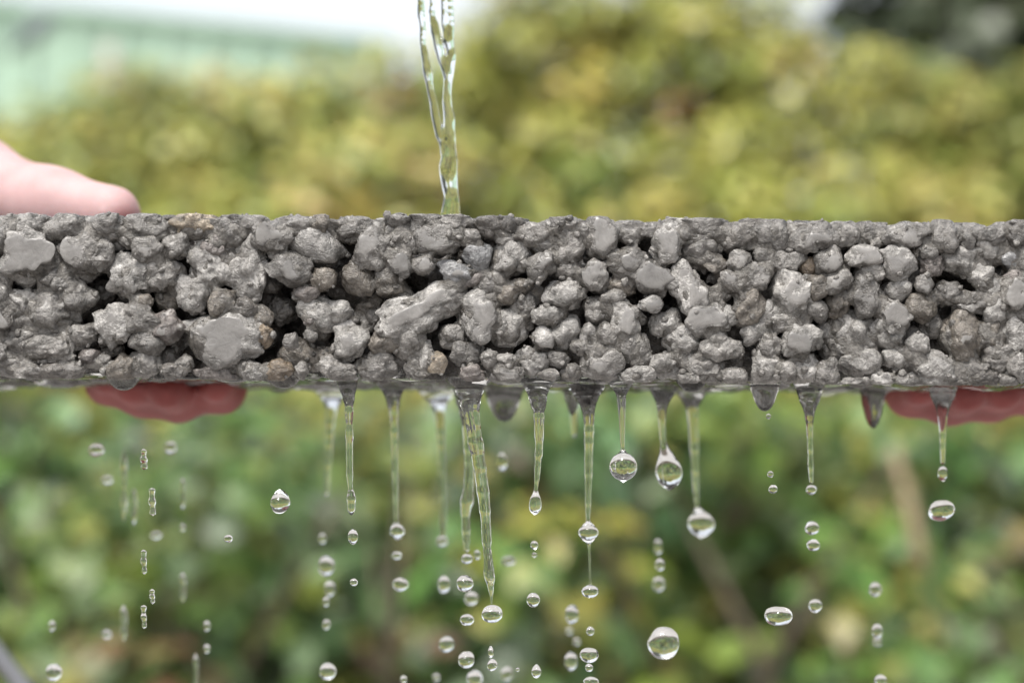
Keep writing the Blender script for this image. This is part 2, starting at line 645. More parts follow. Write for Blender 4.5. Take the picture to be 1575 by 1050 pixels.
tl = link('foliage', clump_foliage('thicket_foliage', np.array(C) - tp, R, 72, 0.056, PAL_LOW, W_LOW, up=1.0), thicket, (M_LEAF,))
tag(tl, kind='stuff')
specs = []
for x in np.arange(-2.1, 2.1, 0.16):
    for k in range(2):
        h = rng.uniform(0.3, 0.65)
        x1 = x + rng.uniform(-0.3, 0.3)
        specs.append(([[x, 0.1, 0], [x + (x1 - x) * .4, 0.05, h * .5], [x1, rng.uniform(-.15, .3), h]], [0.012, 0.008, 0.003]))
ts = link('stem', join_tubes('thicket_stems', specs, 6), thicket, (M_BARK,))
tag(ts, kind='stuff')

# dry twig hanging out of the thicket
pts = [at(1374, 672, 2.05), at(1380, 706, 1.62), at(1398, 780, 1.55), at(1416, 856, 1.5), at(1420, 872, 1.53), at(1421, 876, 1.95)]
p1 = pts[3]
tw = link('dry_twig', tube_mesh('dry_twig', np.array(pts) - p1, [0.002, 0.006, 0.0065, 0.0085, 0.008, 0.002], 10), mats=(M_TWIG,), loc=p1)
tag(tw, 'blurred tan dry twig hanging in the leaves below the right hand', 'twig')

# dark evergreen behind, upper right
tree = empty('evergreen_tree', (3.95, 8.6, 0))
tag(tree, 'dark green tree beyond the hedge at the top right', 'tree')
C, R = [], []
for k in range(260):
    z = rng.uniform(1.0, 6.2)
    rr_ = 1.95 * (1 - ((z - 3.4) / 3.4) ** 2) ** 0.5 * rng.uniform(0.35, 1) ** 0.5
    a = rng.uniform(0, 2 * math.pi)
    C.append([rr_ * math.cos(a), rr_ * math.sin(a) * 0.9, z])
    R.append(rng.uniform(0.28, 0.5))
PAL_DARK = [(0.045, 0.06, 0.025), (0.06, 0.08, 0.035), (0.085, 0.08, 0.04), (0.11, 0.08, 0.055)]
cr = link('crown', clump_foliage('tree_foliage', np.array(C), R, 26, 0.17, PAL_DARK, [4, 4, 2, 0.6], up=0.5, out=(0, -0.2, 0)), tree, (M_LEAF,))
tr_ = link('trunk', tube_mesh('tree_trunk', [[0, 0, 0], [0.02, 0, 1.2], [-0.04, 0.05, 3], [0, 0, 5.6]], [0.17, 0.14, 0.09, 0.02], 12), tree, (M_TRUNK,))
specs = []
for k in range(16):
    z = rng.uniform(1.2, 5)
    a = rng.uniform(0, 6.28)
    l = rng.uniform(0.9, 1.6)
    link('limb', tube_mesh('limb', [[0, 0, z], [l * .5 * math.cos(a), l * .5 * math.sin(a), z + .15], [l * math.cos(a), l * math.sin(a), z + .45]], [0.05, 0.03, 0.01], 6), tree, (M_TRUNK,))

# ------------------------------------------------------------------ mint clad building, upper left
bl = empty('clad_building', (-2.6, 9.0, 0))
tag(bl, 'pale mint green ribbed metal building at the upper left behind the hedge', 'building')
A_ = at(0, 12, 9.0)
B_ = at(575, 72, 9.9)
dirw = (B_ - A_)[:2]
dirw /= np.linalg.norm(dirw)
hgt = (A_[2] + B_[2]) / 2
nrm = np.array([dirw[1], -dirw[0]])
start, end = A_[:2] - dirw * 4.0, B_[:2] + dirw * 0.12
length = np.linalg.norm(end - start)
prof, s_ = [], 0.0
while s_ < length:
    for ds, dp in ((0, 0), (0.10, 0), (0.12, 0.022), (0.17, 0.022), (0.19, 0)):
        prof.append((min(s_ + ds, length), dp))
    s_ += 0.25
bo = np.array([-2.6, 9.0, 0])
V, F = [], []
for s_, dp in prof:
    q = start + dirw * s_ + nrm * dp
    V += [[q[0], q[1], 0], [q[0], q[1], hgt]]
for i in range(len(prof) - 1):
    F.append([2 * i, 2 * i + 2, 2 * i + 3, 2 * i + 1])
link('wall', mesh_np('clad_wall', np.array(V) - bo, F, False), bl, (M_MINT,))


def prism(name, quad, z0, z1, m, parent, off):
    V = [[q[0], q[1], z0] for q in quad] + [[q[0], q[1], z1] for q in quad]
    F = [[0, 3, 2, 1], [4, 5, 6, 7], [0, 1, 5, 4], [1, 2, 6, 5], [2, 3, 7, 6], [3, 0, 4, 7]]
    return link(name, mesh_np(name, np.array(V) - off, F, False), parent, (m,))


back = -nrm * 6.0
prism('shell', [start - nrm * 0.03, end - nrm * 0.03, end + back, start + back], 0.0, hgt - 0.01, M_MINT, bl, bo)
prism('roof_edge', [start + nrm * 0.05, end + nrm * 0.05, end - nrm * 0.02, start - nrm * 0.02], hgt + 0.002, hgt + 0.05, M_MINT, bl, bo)
V = []
for q, zz in ((start + nrm * 0.04, hgt + 0.052), (end + nrm * 0.04, hgt + 0.052), (end - nrm * 3, hgt + 0.45), (start - nrm * 3, hgt + 0.45), (end + back, hgt + 0.052), (start + back, hgt + 0.052)):
    V.append([q[0], q[1], zz])
link('roof', mesh_np('roof', np.array(V) - bo, [[0, 1, 2, 3], [3, 2, 4, 5]], False), bl, (M_MINTROOF,))
# wall bracket and downpipe seen as smudges
q = at(62, 48, 8.9)
me = tube_mesh('bracket', np.array([q + [-0.16, -0.03, -0.12], q + [-0.05, -0.04, -0.03], q + [0.03, -0.05, 0.04], q + [0.05, -0.02, 0.08]]) - bo, [0.03, 0.05, 0.06, 0.04], 10)
link('bracket', me, bl, (M_DARKMETAL,))
q = at(168, 70, 9.1)
link('downpipe', tube_mesh('downpipe', np.array([[q[0], q[1], 0], [q[0], q[1], q[2] * .5], [q[0], q[1], q[2]]]) - bo, [0.035] * 3, 10), bl, (M_PIPE,))

# ------------------------------------------------------------------ leaning pole, bottom left corner
a, b = at(-150, 815, 0.26), at(40, 1062, 0.26)
dr = (b - a) / np.linalg.norm(b - a)
foot = a + dr * ((a[2] - 0.0) / -dr[2])
po = link('leaning_pole', tube_mesh('leaning_pole', [a - dr * 0.25 - foot, a - foot, (a + foot) / 2 - foot, np.zeros(3)], [0.0034] * 4, 16), mats=(M_POLE,), loc=foot)
tag(po, 'blurred grey metal pole crossing the bottom left corner', 'pole')

# ------------------------------------------------------------------ the pervious concrete slab
# stones traced from four enlargements of the photograph: centre x, y, width, height, turn, flags
# flags: F = flat face cast against the mould, R = set back, colour letter
V1 = (0, 300, 3.0875, [
    (30, 190, 100, 110, 0, ''), (145, 140, 110, 140, 0, 'l'), (300, 150, 165, 140, 0, ''), (520, 140, 165, 135, 10, ''),
    (700, 140, 195, 115, 0, ''), (920, 140, 210, 130, -10, 't'), (1130, 135, 205, 95, 0, ''), (160, 290, 275, 245, 0, 'lF'),
    (420, 285, 235, 225, 0, 'F'), (625, 220, 110, 95, 0, ''), (705, 255, 145, 145, 0, 'F'), (840, 250, 135, 125, 0, ''),
    (610, 395, 205, 225, 10, 'l'), (770, 380, 185, 160, 20, ''), (1010, 330, 205, 265, 0, 'l'), (910, 470, 155, 185, -15, 'l'),
    (1190, 345, 170, 295, 0, 'l'), (290, 405, 185, 155, -15, ''), (20, 390, 95, 125, 0, ''), (5, 480, 75, 125, 0, ''),
    (100, 505, 130, 125, 0, 'l'), (370, 485, 175, 135, 20, ''), (215, 575, 385, 240, -5, ''), (800, 500, 135, 105, 10, 'bR'),
    (690, 510, 80, 65, 0, 'b'), (550, 620, 165, 205, -10, 'l'), (670, 595, 185, 135, 20, ''), (800, 630, 145, 155, 0, 'p'),
    (700, 700, 145, 105, 0, ''), (90, 690, 175, 115, 10, ''), (250, 725, 270, 130, -8, ''), (400, 660, 140, 115, 0, ''),
    (1060, 685, 375, 265, 10, 'lF'), (1170, 545, 135, 135, 0, 'd'), (1060, 510, 135, 115, -30, 'b'), (50, 800, 220, 120, 5, ''),
    (430, 770, 105, 90, 0, 'p'), (220, 840, 160, 70, 0, 'd'), (330, 830, 140, 85, 0, ''), (580, 820, 165, 115, -30, 'b'),
    (700, 800, 155, 140, 0, ''), (870, 800, 85, 95, 0, ''), (1040, 850, 190, 70, 0, 'p'), (1200, 850, 95, 75, 0, 'l'),
    (820, 840, 115, 75, 0, 'd'), (480, 790, 75, 65, 0, ''), (1010, 250, 125, 105, -20, 'p'), (1090, 180, 125, 135, 10, ''),
    (490, 460, 130, 120, 0, 'dRR'), (215, 130, 100, 100, 0, 'dRR'), (560, 240, 90, 80, 0, 'R'), (790, 770, 80, 100, 0, 'dR'), (640, 660, 90, 80, 0, 'dR'),
    (540, 730, 110, 80, 0, 'dR'), (970, 400, 90, 110, 0, 'dR'), (60, 250, 90, 60, 0, 'dR'), (360, 180, 90, 80, 0, ''), (10, 640, 60, 90, 0, 'd'), (120, 840, 120, 70, 0, '')])
V2 = (380, 300, 3.0875, [
    (25, 130, 120, 85, 0, ''), (120, 205, 185, 150, 10, 'F'), (340, 240, 255, 195, 25, 'l'), (205, 350, 195, 155, 0, 'F'),
    (240, 145, 130, 95, 0, ''), (350, 130, 95, 95, 0, 'b'), (510, 150, 175, 125, -10, ''), (610, 255, 175, 205, 10, 'F'),
    (365, 390, 115, 105, 0, 'b'), (530, 395, 185, 135, 30, 'b'), (720, 110, 115, 95, 0, ''), (840, 120, 180, 105, 0, ''),
    (990, 120, 165, 110, 0, ''), (1150, 140, 145, 125, 0, 'd'), (920, 215, 210, 160, 0, 'F'), (720, 210, 95, 105, 0, ''),
    (735, 330, 125, 135, 0, 'F'), (838, 330, 95, 95, 0, 'F'), (1090, 280, 125, 125, 0, 'u'), (1000, 370, 175, 115, 10, 'u'),
    (1215, 320, 125, 155, 10, 'l'), (690, 435, 165, 115, 20, 'b'), (815, 545, 385, 185, -28, 'lF'), (955, 490, 175, 135, 20, ''),
    (770, 690, 155, 165, 0, ''), (590, 520, 145, 115, 0, 'bR'), (1110, 575, 195, 240, 15, 'lF'), (980, 665, 125, 120, 0, ''),
    (1040, 750, 140, 110, 0, ''), (360, 560, 255, 145, 8, 'l'), (300, 595, 55, 55, 0, 'p'), (280, 460, 135, 95, 0, 'p'),
    (170, 550, 135, 135, 0, 'dR'), (485, 700, 165, 175, 10, 'l'), (260, 760, 220, 150, 0, 'bR'), (305, 670, 65, 65, 0, ''),
    (210, 700, 75, 95, 0, ''), (640, 705, 135, 115, 0, 'b'), (430, 825, 205, 100, 8, ''), (610, 820, 185, 115, 0, ''),
    (260, 830, 75, 85, 0, ''), (130, 830, 135, 95, 0, 'o'), (30, 840, 105, 75, 0, ''), (835, 765, 95, 155, 5, 'l'),
    (905, 800, 95, 105, 20, 't'), (790, 830, 85, 95, -20, ''), (1070, 845, 125, 85, 0, 'p'), (1190, 840, 115, 100, 0, ''),
    (1150, 775, 85, 95, 30, ''), (1205, 605, 95, 115, 0, 'l'), (80, 580, 85, 105, 0, 'b'), (85, 665, 75, 115, 0, 'o'),
    (1150, 425, 115, 95, 0, ''), (1070, 405, 120, 70, -30, 'p'), (430, 460, 120, 80, 0, 'dRR'), (600, 600, 90, 110, 0, 'dR'),
    (890, 390, 90, 70, 0, 'dRR'), (120, 430, 90, 80, 0, 'dR'), (480, 600, 120, 110, 0, 'bR'), (720, 760, 90, 110, 0, 'dR'), (900, 720, 80, 90, 0, 'dRR'),
    (640, 380, 60, 60, 0, ''), (790, 240, 80, 90, 0, ''), (1060, 200, 90, 80, 0, ''), (380, 760, 130, 90, 0, 'bR'), (350, 640, 90, 70, 0, 'bR')])
V3 = (760, 300, 3.088, [
    (45, 140, 115, 115, 30, 'd'), (85, 300, 150, 175, 30, 'l'), (50, 210, 95, 75, 0, ''), (190, 180, 140, 95, -10, ''),
    (240, 240, 115, 85, 0, ''), (220, 335, 125, 130, 20, 'F'), (212, 390, 65, 65, 0, ''), (350, 230, 145, 215, 5, ''),
    (510, 205, 175, 185, 0, 'F'), (330, 130, 130, 85, 0, ''), (430, 155, 90, 80, 0, ''), (640, 190, 115, 85, 0, ''),
    (660, 310, 135, 120, -15, 'F'), (350, 365, 95, 85, 0, ''), (340, 470, 195, 145, 0, 'l'), (480, 395, 145, 145, -10, 'F'),
    (600, 430, 145, 95, 10, 'b'), (825, 240, 155, 215, 0, 'lF'), (740, 170, 100, 70, 0, ''), (985, 270, 170, 165, 35, ''),
    (1045, 325, 85, 145, -35, 'b'), (850, 140, 135, 95, 0, ''), (1000, 145, 240, 115, 0, ''), (1140, 210, 155, 145, 0, 'd'),
    (1165, 312, 115, 105, 0, 'F'), (1270, 290, 90, 85, 0, ''), (1240, 385, 130, 125, 0, 'F'), (1130, 405, 80, 110, -35, 'F'),
    (1085, 460, 105, 95, 0, ''), (755, 400, 190, 150, 25, 'F'), (745, 520, 105, 75, 0, 'lF'), (855, 420, 75, 60, 0, 'lF'),
    (935, 460, 165, 250, -20, 'lF'), (1030, 595, 215, 175, -8, 'lF'), (1200, 535, 145, 165, 0, 'b'), (810, 620, 130, 140, 35, 'l'),
    (890, 690, 165, 145, 10, 'l'), (1070, 725, 175, 120, 0, ''), (625, 590, 150, 190, -20, 'lF'), (500, 550, 140, 140, 0, ''),
    (450, 650, 75, 95, 0, 'l'), (530, 670, 135, 120, -30, ''), (655, 710, 140, 140, 0, ''), (500, 785, 195, 125, -8, ''),
    (300, 780, 115, 80, 20, ''), (180, 785, 160, 135, 10, 'l'), (330, 655, 150, 155, 0, 'l'), (225, 680, 105, 95, 0, 'l'),
    (260, 570, 140, 95, -5, 'l'), (150, 540, 125, 145, 0, ''), (60, 640, 190, 175, 0, 'l'), (60, 470, 110, 95, -10, 'b'),
    (130, 430, 90, 65, 0, 'b'), (70, 845, 150, 80, 5, ''), (260, 850, 95, 65, 0, ''), (370, 840, 100, 85, 0, ''),
    (540, 862, 95, 50, 0, ''), (680, 855, 130, 85, 0, 'l'), (820, 810, 150, 130, 10, 'l'), (1020, 830, 160, 125, 0, ''),
    (920, 870, 110, 60, 0, ''), (1130, 860, 110, 85, 0, ''), (710, 780, 95, 85, 0, ''), (920, 785, 95, 85, 0, 'l'),
    (410, 720, 95, 75, 20, ''), (60, 780, 95, 65, 0, ''), (15, 400, 70, 65, 0, 'b'), (585, 300, 80, 80, 0, ''), (450, 290, 80, 70, 0, 'R'),
    (690, 590, 80, 80, 0, 'R'), (610, 340, 110, 60, 20, ''), (570, 490, 110, 80, 0, ''), (950, 330, 80, 80, 0, 'dR'), (1140, 640, 80, 110, 0, 'dRR'),
    (740, 690, 80, 120, 0, 'dRR'), (200, 470, 80, 90, 0, 'bR'), (380, 560, 90, 80, 0, 'dRR'), (620, 800, 90, 80, 0, 'dRR'), (1060, 390, 70, 60, 0, 'R'),
    (880, 350, 90, 60, 0, 'bR'), (1160, 780, 70, 80, 0, 'dR'), (900, 190, 80, 60, 0, '')])
V4 = (1160, 300, 2.764, [
    (70, 170, 145, 135, 0, ''), (240, 182, 195, 125, -20, 'F'), (385, 165, 100, 115, 20, ''), (490, 175, 140, 120, 0, ''),
    (640, 172, 210, 105, -5, 'F'), (805, 182, 140, 130, 15, 'F'), (905, 185, 85, 80, 0, ''), (1000, 175, 145, 85, 0, ''),
    (1110, 160, 110, 130, 0, 'd'), (985, 232, 100, 115, 10, 'l'), (1090, 265, 115, 105, 10, 'u'), (890, 290, 180, 145, -10, 'l'),
    (970, 350, 120, 115, 0, 'l'), (1015, 392, 95, 95, 0, 'l'), (610, 280, 165, 125, 8, 'lF'), (750, 295, 105, 115, 0, 'p'),
    (740, 240, 75, 65, 0, ''), (455, 265, 145, 95, -10, 'lF'), (490, 340, 105, 90, 0, ''), (315, 280, 115, 125, 15, ''),
    (222, 305, 65, 75, 20, 'o'), (115, 285, 165, 115, 0, ''), (25, 345, 95, 95, 0, 'F'), (355, 370, 120, 105, -30, 'F'),
    (260, 395, 100, 110, 0, 'b'), (160, 420, 195, 190, 10, 'lF'), (265, 490, 100, 90, 0, ''), (350, 470, 100, 120, 0, 'b'),
    (470, 425, 145, 160, -10, 'F'), (600, 400, 100, 100, 0, 'l'), (725, 375, 70, 85, -35, 'F'), (600, 515, 160, 145, 0, 'lF'),
    (710, 470, 125, 125, 0, 'b'), (810, 415, 125, 105, 10, ''), (920, 455, 130, 100, 0, ''), (1110, 360, 100, 95, 0, 'p'),
    (1110, 430, 95, 120, 0, 'F'), (1095, 565, 140, 165, 0, 'l'), (1030, 485, 100, 125, 0, 'l'), (880, 605, 205, 220, 0, 'b'),
    (1040, 690, 145, 135, 0, ''), (930, 740, 125, 85, 10, ''), (420, 615, 250, 230, 10, 'l'), (560, 590, 150, 120, 20, 'l'),
    (450, 695, 160, 125, 10, 'l'), (600, 690, 115, 95, 0, 'l'), (700, 630, 95, 95, 0, 'l'), (765, 750, 215, 130, 10, 'l'),
    (545, 780, 95, 60, 0, 'l'), (190, 620, 165, 155, 10, 'lF'), (40, 550, 120, 185, 40, 'l'), (60, 640, 120, 100, 0, ''),
    (55, 730, 140, 135, 0, 'l'), (215, 740, 130, 125, 30, 'l'), (140, 750, 100, 100, 0, ''), (310, 755, 105, 120, 10, ''),
    (130, 530, 130, 90, 0, ''), (430, 795, 120, 45, 0, ''), (660, 690, 90, 95, 0, ''), (860, 790, 110, 45, 0, 'd'),
    (1135, 730, 80, 120, 0, ''), (1010, 600, 90, 120, 0, 'b'), (750, 550, 110, 100, 0, 'R'), (780, 640, 90, 90, 0, 'dRR'), (650, 590, 90, 80, 0, 'R'),
    (300, 590, 90, 100, 0, 'R'), (310, 660, 80, 90, 0, 'dR'), (540, 470, 70, 60, 0, ''), (560, 350, 70, 80, 0, 'R'), (680, 350, 70, 70, 0, 'R'), (980, 780, 120, 60, 0, 'd'), (1080, 790, 90, 60, 0, ''), (650, 785, 110, 50, 0, '')])

rng = np.random.default_rng(11)
BOT0, BOT1 = 585.0, 596.0          # bottom edge of the slab in the photograph, left and right
SLAB_D = 0.10


def bot_z(x):
    px = 787.5 + x * FPX / DIST
    yb = BOT0 + (BOT1 - BOT0) * px / 1575.0
    return CAMZ + (695.0 - yb) * DIST / FPX + 0.0006


def top_z(x):
    px = 787.5 + x * FPX / DIST
    yb = 331.0 + 12.0 * px / 1575.0
    return CAMZ + (695.0 - yb) * DIST / FPX


slab = empty('concrete_slab', (0.0, 0.0, float(bot_z(0))))
tag(slab, 'rough grey pervious concrete slab of cemented stones held level across the picture', 'concrete slab')
SO = np.array([0.0, 0.0, float(bot_z(0))])

stones = []     # centre, radii, turn, colour, flat
for ox, oy, sc_, lst in (V1, V2, V3, V4):
    for cx, cy, w, h, ang, fl in lst:
        px, py = ox + cx / sc_, oy + cy / sc_
        flat = 'F' in fl
        back_n = fl.count('R')
        k = [c for c in fl if c.islower()]
        colr = k[0] if k else 'g'
        a, b = w / sc_ / 2, h / sc_ / 2
        stones.append([px, py, a, b, ang, colr, flat, back_n])
# the slab runs on past both edges of the picture
for side in (0, 1):
    for k in range(34):
        px = -rng.uniform(10, 200) if side == 0 else 1575 + rng.uniform(8, 190)
        py = rng.uniform(350, 575)
        a = rng.uniform(16, 36)
        stones.append([px, py, a, a * rng.uniform(0.7, 1.2), rng.uniform(-40, 40), random.choice('gglld b'.replace(' ', '')), rng.random() < 0.3, 0])

for px in np.arange(-180, 1760, 41):
    stones.append([px + rng.uniform(-9, 9), 331 + 12 * px / 1575 + rng.uniform(16, 22), rng.uniform(25, 33), rng.uniform(17, 22), rng.uniform(-8, 8), random.choice('ggdl'), False, 0.55])
def stone_rank(q):
    inside = -20 < q[0] < 1595
    return q[2] * q[3] * (1.0 if q[7] < 1 else 0.35) * (1.0 if q[7] != 0.55 else 0.3) * (1.0 if inside else 0.05)


order = sorted(range(len(stones)), key=lambda i: -stone_rank(stones[i]))
SINGLE = set(order[:300])            # the stones that show largest are parts of their own
REST, MKEYS = [], list(M_STONE)
STONE_ELL = []
GRIT = []
lum_i = 0
for si, (px, py, a, b, ang, colr, flat, back_n) in enumerate(stones):
    s0 = mpp(0.006)
    a_m, b_m = a * s0 * 1.05, b * s0 * 1.05
    mn = min(a_m, b_m)
    ry = mn * rng.uniform(0.75, 1.0)
    if flat:
        cy = ry * rng.uniform(0.74, 0.90)
    else:
        cy = ry + rng.uniform(0.0002, 0.0026) + 0.0046 * back_n
    c = at(px, py, cy)
    th = -math.radians(ang)
    STONE_ELL.append((c, (a_m, ry, b_m), th))
    size = max(a_m, b_m)
    lev = 5 if size > 0.0075 else (4 if size > 0.0035 else 3)
    D, F = ICO[lev]
    # convex faceted body, rounded
    seed = rng.uniform(-50, 50, size=3)
    nf = rng.integers(9, 15)
    fn = rng.normal(size=(nf, 3))
    fn /= np.linalg.norm(fn, axis=1, keepdims=True)
    fh = rng.uniform(0.74, 1.0, size=nf)
    dots = np.maximum(D @ fn.T, 0.05)
    cut = fh[None] / dots
    p = 14.0
    rad = (1.0 + (cut ** -p).sum(1)) ** (-1 / p)
    rad = rad / rad.mean() * 0.985
    rad = rad * (1 + 0.20 * vnoise(D * 1.8 + seed) + 0.10 * vnoise(D * 4.1 + seed * 1.3))
    P = D * rad[:, None] * np.array([a_m, ry, b_m])
    ct, st = math.cos(th), math.sin(th)
    P = np.stack([P[:, 0] * ct - P[:, 2] * st, P[:, 1], P[:, 0] * st + P[:, 2] * ct], 1)
    # crumbly cement coat, sizes in metres
    Q = P + c
    n1 = fbm(Q / 0.0042 + seed, 2)
    n2 = vnoise(Q / 0.0017 + seed)
    n3 = vnoise(Q / 0.00075 + seed)
    rid = 1 - np.abs(vnoise(Q / 0.0030 + seed * .7)) * 2
    lump = np.clip(vnoise(Q / 0.0055 + seed * 1.9) - 0.15, 0, 1)
    k = min(1.0, size / 0.006)
    coat = 0.00065 * n1 + 0.00026 * n2 + 0.00011 * n3 + 0.00045 * np.clip(rid, 0, 1) + 0.0020 * lump - 0.0004
    dirn = P / np.maximum(np.linalg.norm(P, axis=1, keepdims=True), 1e-6)
    P = P + dirn * (coat * k)[:, None]
    Q = P + c
    # cast against the mould: front plane and bottom plane
    fp = 0.00012 * vnoise(Q / 0.006)
    hit = Q[:, 1] < fp
    e = Q[:, 1] - fp
    kk = 0.0009
    Q[:, 1] = np.maximum(e, 0) + fp + np.maximum(kk - np.abs(e), 0) ** 2 / (4 * kk)
    bz = bot_z(Q[:, 0]) + 0.0002 * vnoise(Q / 0.003)
    hb = Q[:, 2] < bz
    Q[hb, 2] = bz[hb]
    tz = top_z(Q[:, 0]) + 0.0012
    hb = Q[:, 2] > tz
    Q[hb, 2] = tz[hb] + (Q[hb, 2] - tz[hb]) * 0.30
    sel = np.where((Q[:, 1] < 0.011) & ~hit & (Q[:, 2] > bz + 0.001))[0]
    if len(sel):
        GRIT.append(Q[rng.choice(sel, size=max(2, int(8 * size / 0.008)))])
    if si not in SINGLE:
        REST.append((Q, F, np.where(hit[F].all(1), len(MKEYS), MKEYS.index(colr))))
        continue
    me = mesh_np('stone', Q - c, F)
    me.materials.append(M_STONE[colr])
    me.materials.append(M_CUT)
    mi = hit[F].all(1).astype(np.int32)
    me.polygons.foreach_set('material_index', mi)
    me.set_sharp_from_angle(angle=math.radians(48))
    o = link('stone', me, slab, loc=c - SO)

off, RV, RF, RM = 0, [], [], []
for Q, F, mi in REST:
    RV.append(Q - SO)
    RF.append(F + off)
    RM.append(mi)
    off += len(Q)
me = mesh_np('stone_fill', np.concatenate(RV), np.concatenate(RF))
for k in MKEYS:
    me.materials.append(M_STONE[k])
me.materials.append(M_CUT)
me.polygons.foreach_set('material_index', np.concatenate(RM).astype(np.int32))
me.set_sharp_from_angle(angle=math.radians(48))
tag(link('stone_fill', me, slab), kind='stuff')

# crumbs of cement and sand stuck on the stones
GP = np.concatenate(GRIT)
D2, F2 = ico(2)
gv, gf = [], []
for k, p in enumerate(GP):
    r = 0.00028 + 0.0009 * rng.random() ** 2.5
    P = D2 * (1 + 0.35 * vnoise(D2 * 1.7 + rng.uniform(-50, 50, 3)))[:, None] * r * rng.uniform(0.7, 1.25, size=3)
    gv.append(P + p)
    gf.append(F2 + k * len(D2))
gv = np.concatenate(gv)
gv[:, 1] = np.maximum(gv[:, 1], -0.0002)
gr_ = link('grit', mesh_np('grit', gv - SO, np.concatenate(gf)), slab, (M_STONE['g'],))
tag(gr_, kind='stuff')

# cement paste that bridges the stones
h = 0.00062
org = np.array([-0.176, -0.0015, CAMZ + 0.0095])
dims = (int(0.352 / h), int(0.030 / h), int(0.056 / h))
f = np.full(dims, 0.02, dtype=np.float32)
for c, r, th in STONE_ELL:
    r = np.array(r) * 0.97
    m = r.max() + 0.004
    i0 = np.maximum(((c - m - org) / h).astype(int), 0)
    i1 = np.minimum(((c + m - org) / h).astype(int) + 2, dims)
    if (i1 <= i0).any():
        continue
    ax = [org[k] + np.arange(i0[k], i1[k]) * h - c[k] for k in range(3)]
    X, Y, Z = np.meshgrid(*ax, indexing='ij')
    ct, st = math.cos(-th), math.sin(-th)
    X, Z = X * ct - Z * st, X * st + Z * ct
    d = (np.sqrt((X / r[0]) ** 2 + (Y / r[1]) ** 2 + (Z / r[2]) ** 2) - 1) * r.min()
    sl = tuple(slice(i0[k], i1[k]) for k in range(3))
    f[sl] = smin(f[sl], d.astype(np.float32), 0.0032)
I = np.indices(dims).reshape(3, -1).T * h + org
near = np.abs(f.ravel()) < 0.003
nz = np.zeros(len(I), dtype=np.float32)
nz[near] = 0.00055 * fbm(I[near] / 0.0035, 3) + 0.00018 * vnoise(I[near] / 0.0011)
f = f + 0.00078 + nz.reshape(dims)
f = np.maximum(f, (0.0004 - I[:, 1]).reshape(dims))
f = np.maximum(f, (bot_z(I[:, 0]) + 0.0003 - I[:, 2]).reshape(dims))
f = np.maximum(f, (I[:, 2] - top_z(I[:, 0]) - 0.0005).reshape(dims))
f = np.maximum(f, (I[:, 1] - 0.020).reshape(dims))
f = np.maximum(f, (np.abs(I[:, 0]) - 0.1725).reshape(dims)).astype(np.float32)
Vp, Qp = surfnet(f, org, h)
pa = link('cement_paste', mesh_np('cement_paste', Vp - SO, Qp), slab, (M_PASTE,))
tag(pa, kind='stuff')
del f, I, nz

# the rest of the slab behind its front layer
h = 0.0013
org = np.array([-0.180, 0.004, CAMZ + 0.006])
dims = (int(0.360 / h), int(0.103 / h), int(0.066 / h))
f = np.full(dims, 0.02, dtype=np.float32)
for x in np.arange(-0.170, 0.171, 0.0098):
    for y in np.arange(0.0165, 0.098, 0.0098):
        for z in np.arange(0.0045, 0.041, 0.0085):
            inner = 0.026 < y < 0.088 and 0.012 < z < 0.03 and abs(x) < 0.155
            if inner:
                continue
            r = rng.uniform(0.0040, 0.0066, size=3)
            c = np.array([x + rng.uniform(-.003, .003), y + rng.uniform(-.003, .003), bot_z(x) + z + rng.uniform(-.002, .002)])
            m = r.max() + 0.003
            i0 = np.maximum(((c - m - org) / h).astype(int), 0)
            i1 = np.minimum(((c + m - org) / h).astype(int) + 2, dims)
            ax = [org[k] + np.arange(i0[k], i1[k]) * h - c[k] for k in range(3)]
            X, Y, Z = np.meshgrid(*ax, indexing='ij')
            d = (np.sqrt((X / r[0]) ** 2 + (Y / r[1]) ** 2 + (Z / r[2]) ** 2) - 1) * r.min()
            sl = tuple(slice(i0[k], i1[k]) for k in range(3))
            f[sl] = smin(f[sl], d.astype(np.float32), 0.0015)
I = np.indices(dims).reshape(3, -1).T * h + org
box = np.maximum.reduce([np.abs(I[:, 0]) - 0.164, np.abs(I[:, 1] - 0.0595) - 0.0335, bot_z(I[:, 0]) + 0.006 - I[:, 2], I[:, 2] - top_z(I[:, 0]) + 0.006])
f = np.minimum(f, box.reshape(dims))
f = f + (0.0007 * fbm(I / 0.005, 2)).reshape(dims)
f = np.maximum(f, (bot_z(I[:, 0]) + 0.0012 + 0.0014 * vnoise(I / 0.006) - I[:, 2]).reshape(dims))
f = np.maximum(f, (I[:, 2] - top_z(I[:, 0]) - 0.0005).reshape(dims)).astype(np.float32)
Vp, Qp = surfnet(f, org, h)
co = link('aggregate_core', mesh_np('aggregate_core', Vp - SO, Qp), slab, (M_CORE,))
tag(co, kind='stuff')
del f, I, box


# ------------------------------------------------------------------ hands
def sd_cone(P, a, b, ra, rb):
    ab = b - a
    t = np.clip(((P - a) @ ab) / (ab @ ab), 0, 1)
    q = a + t[:, None] * ab
    return np.linalg.norm(P - q, axis=1) - (ra + (rb - ra) * t)


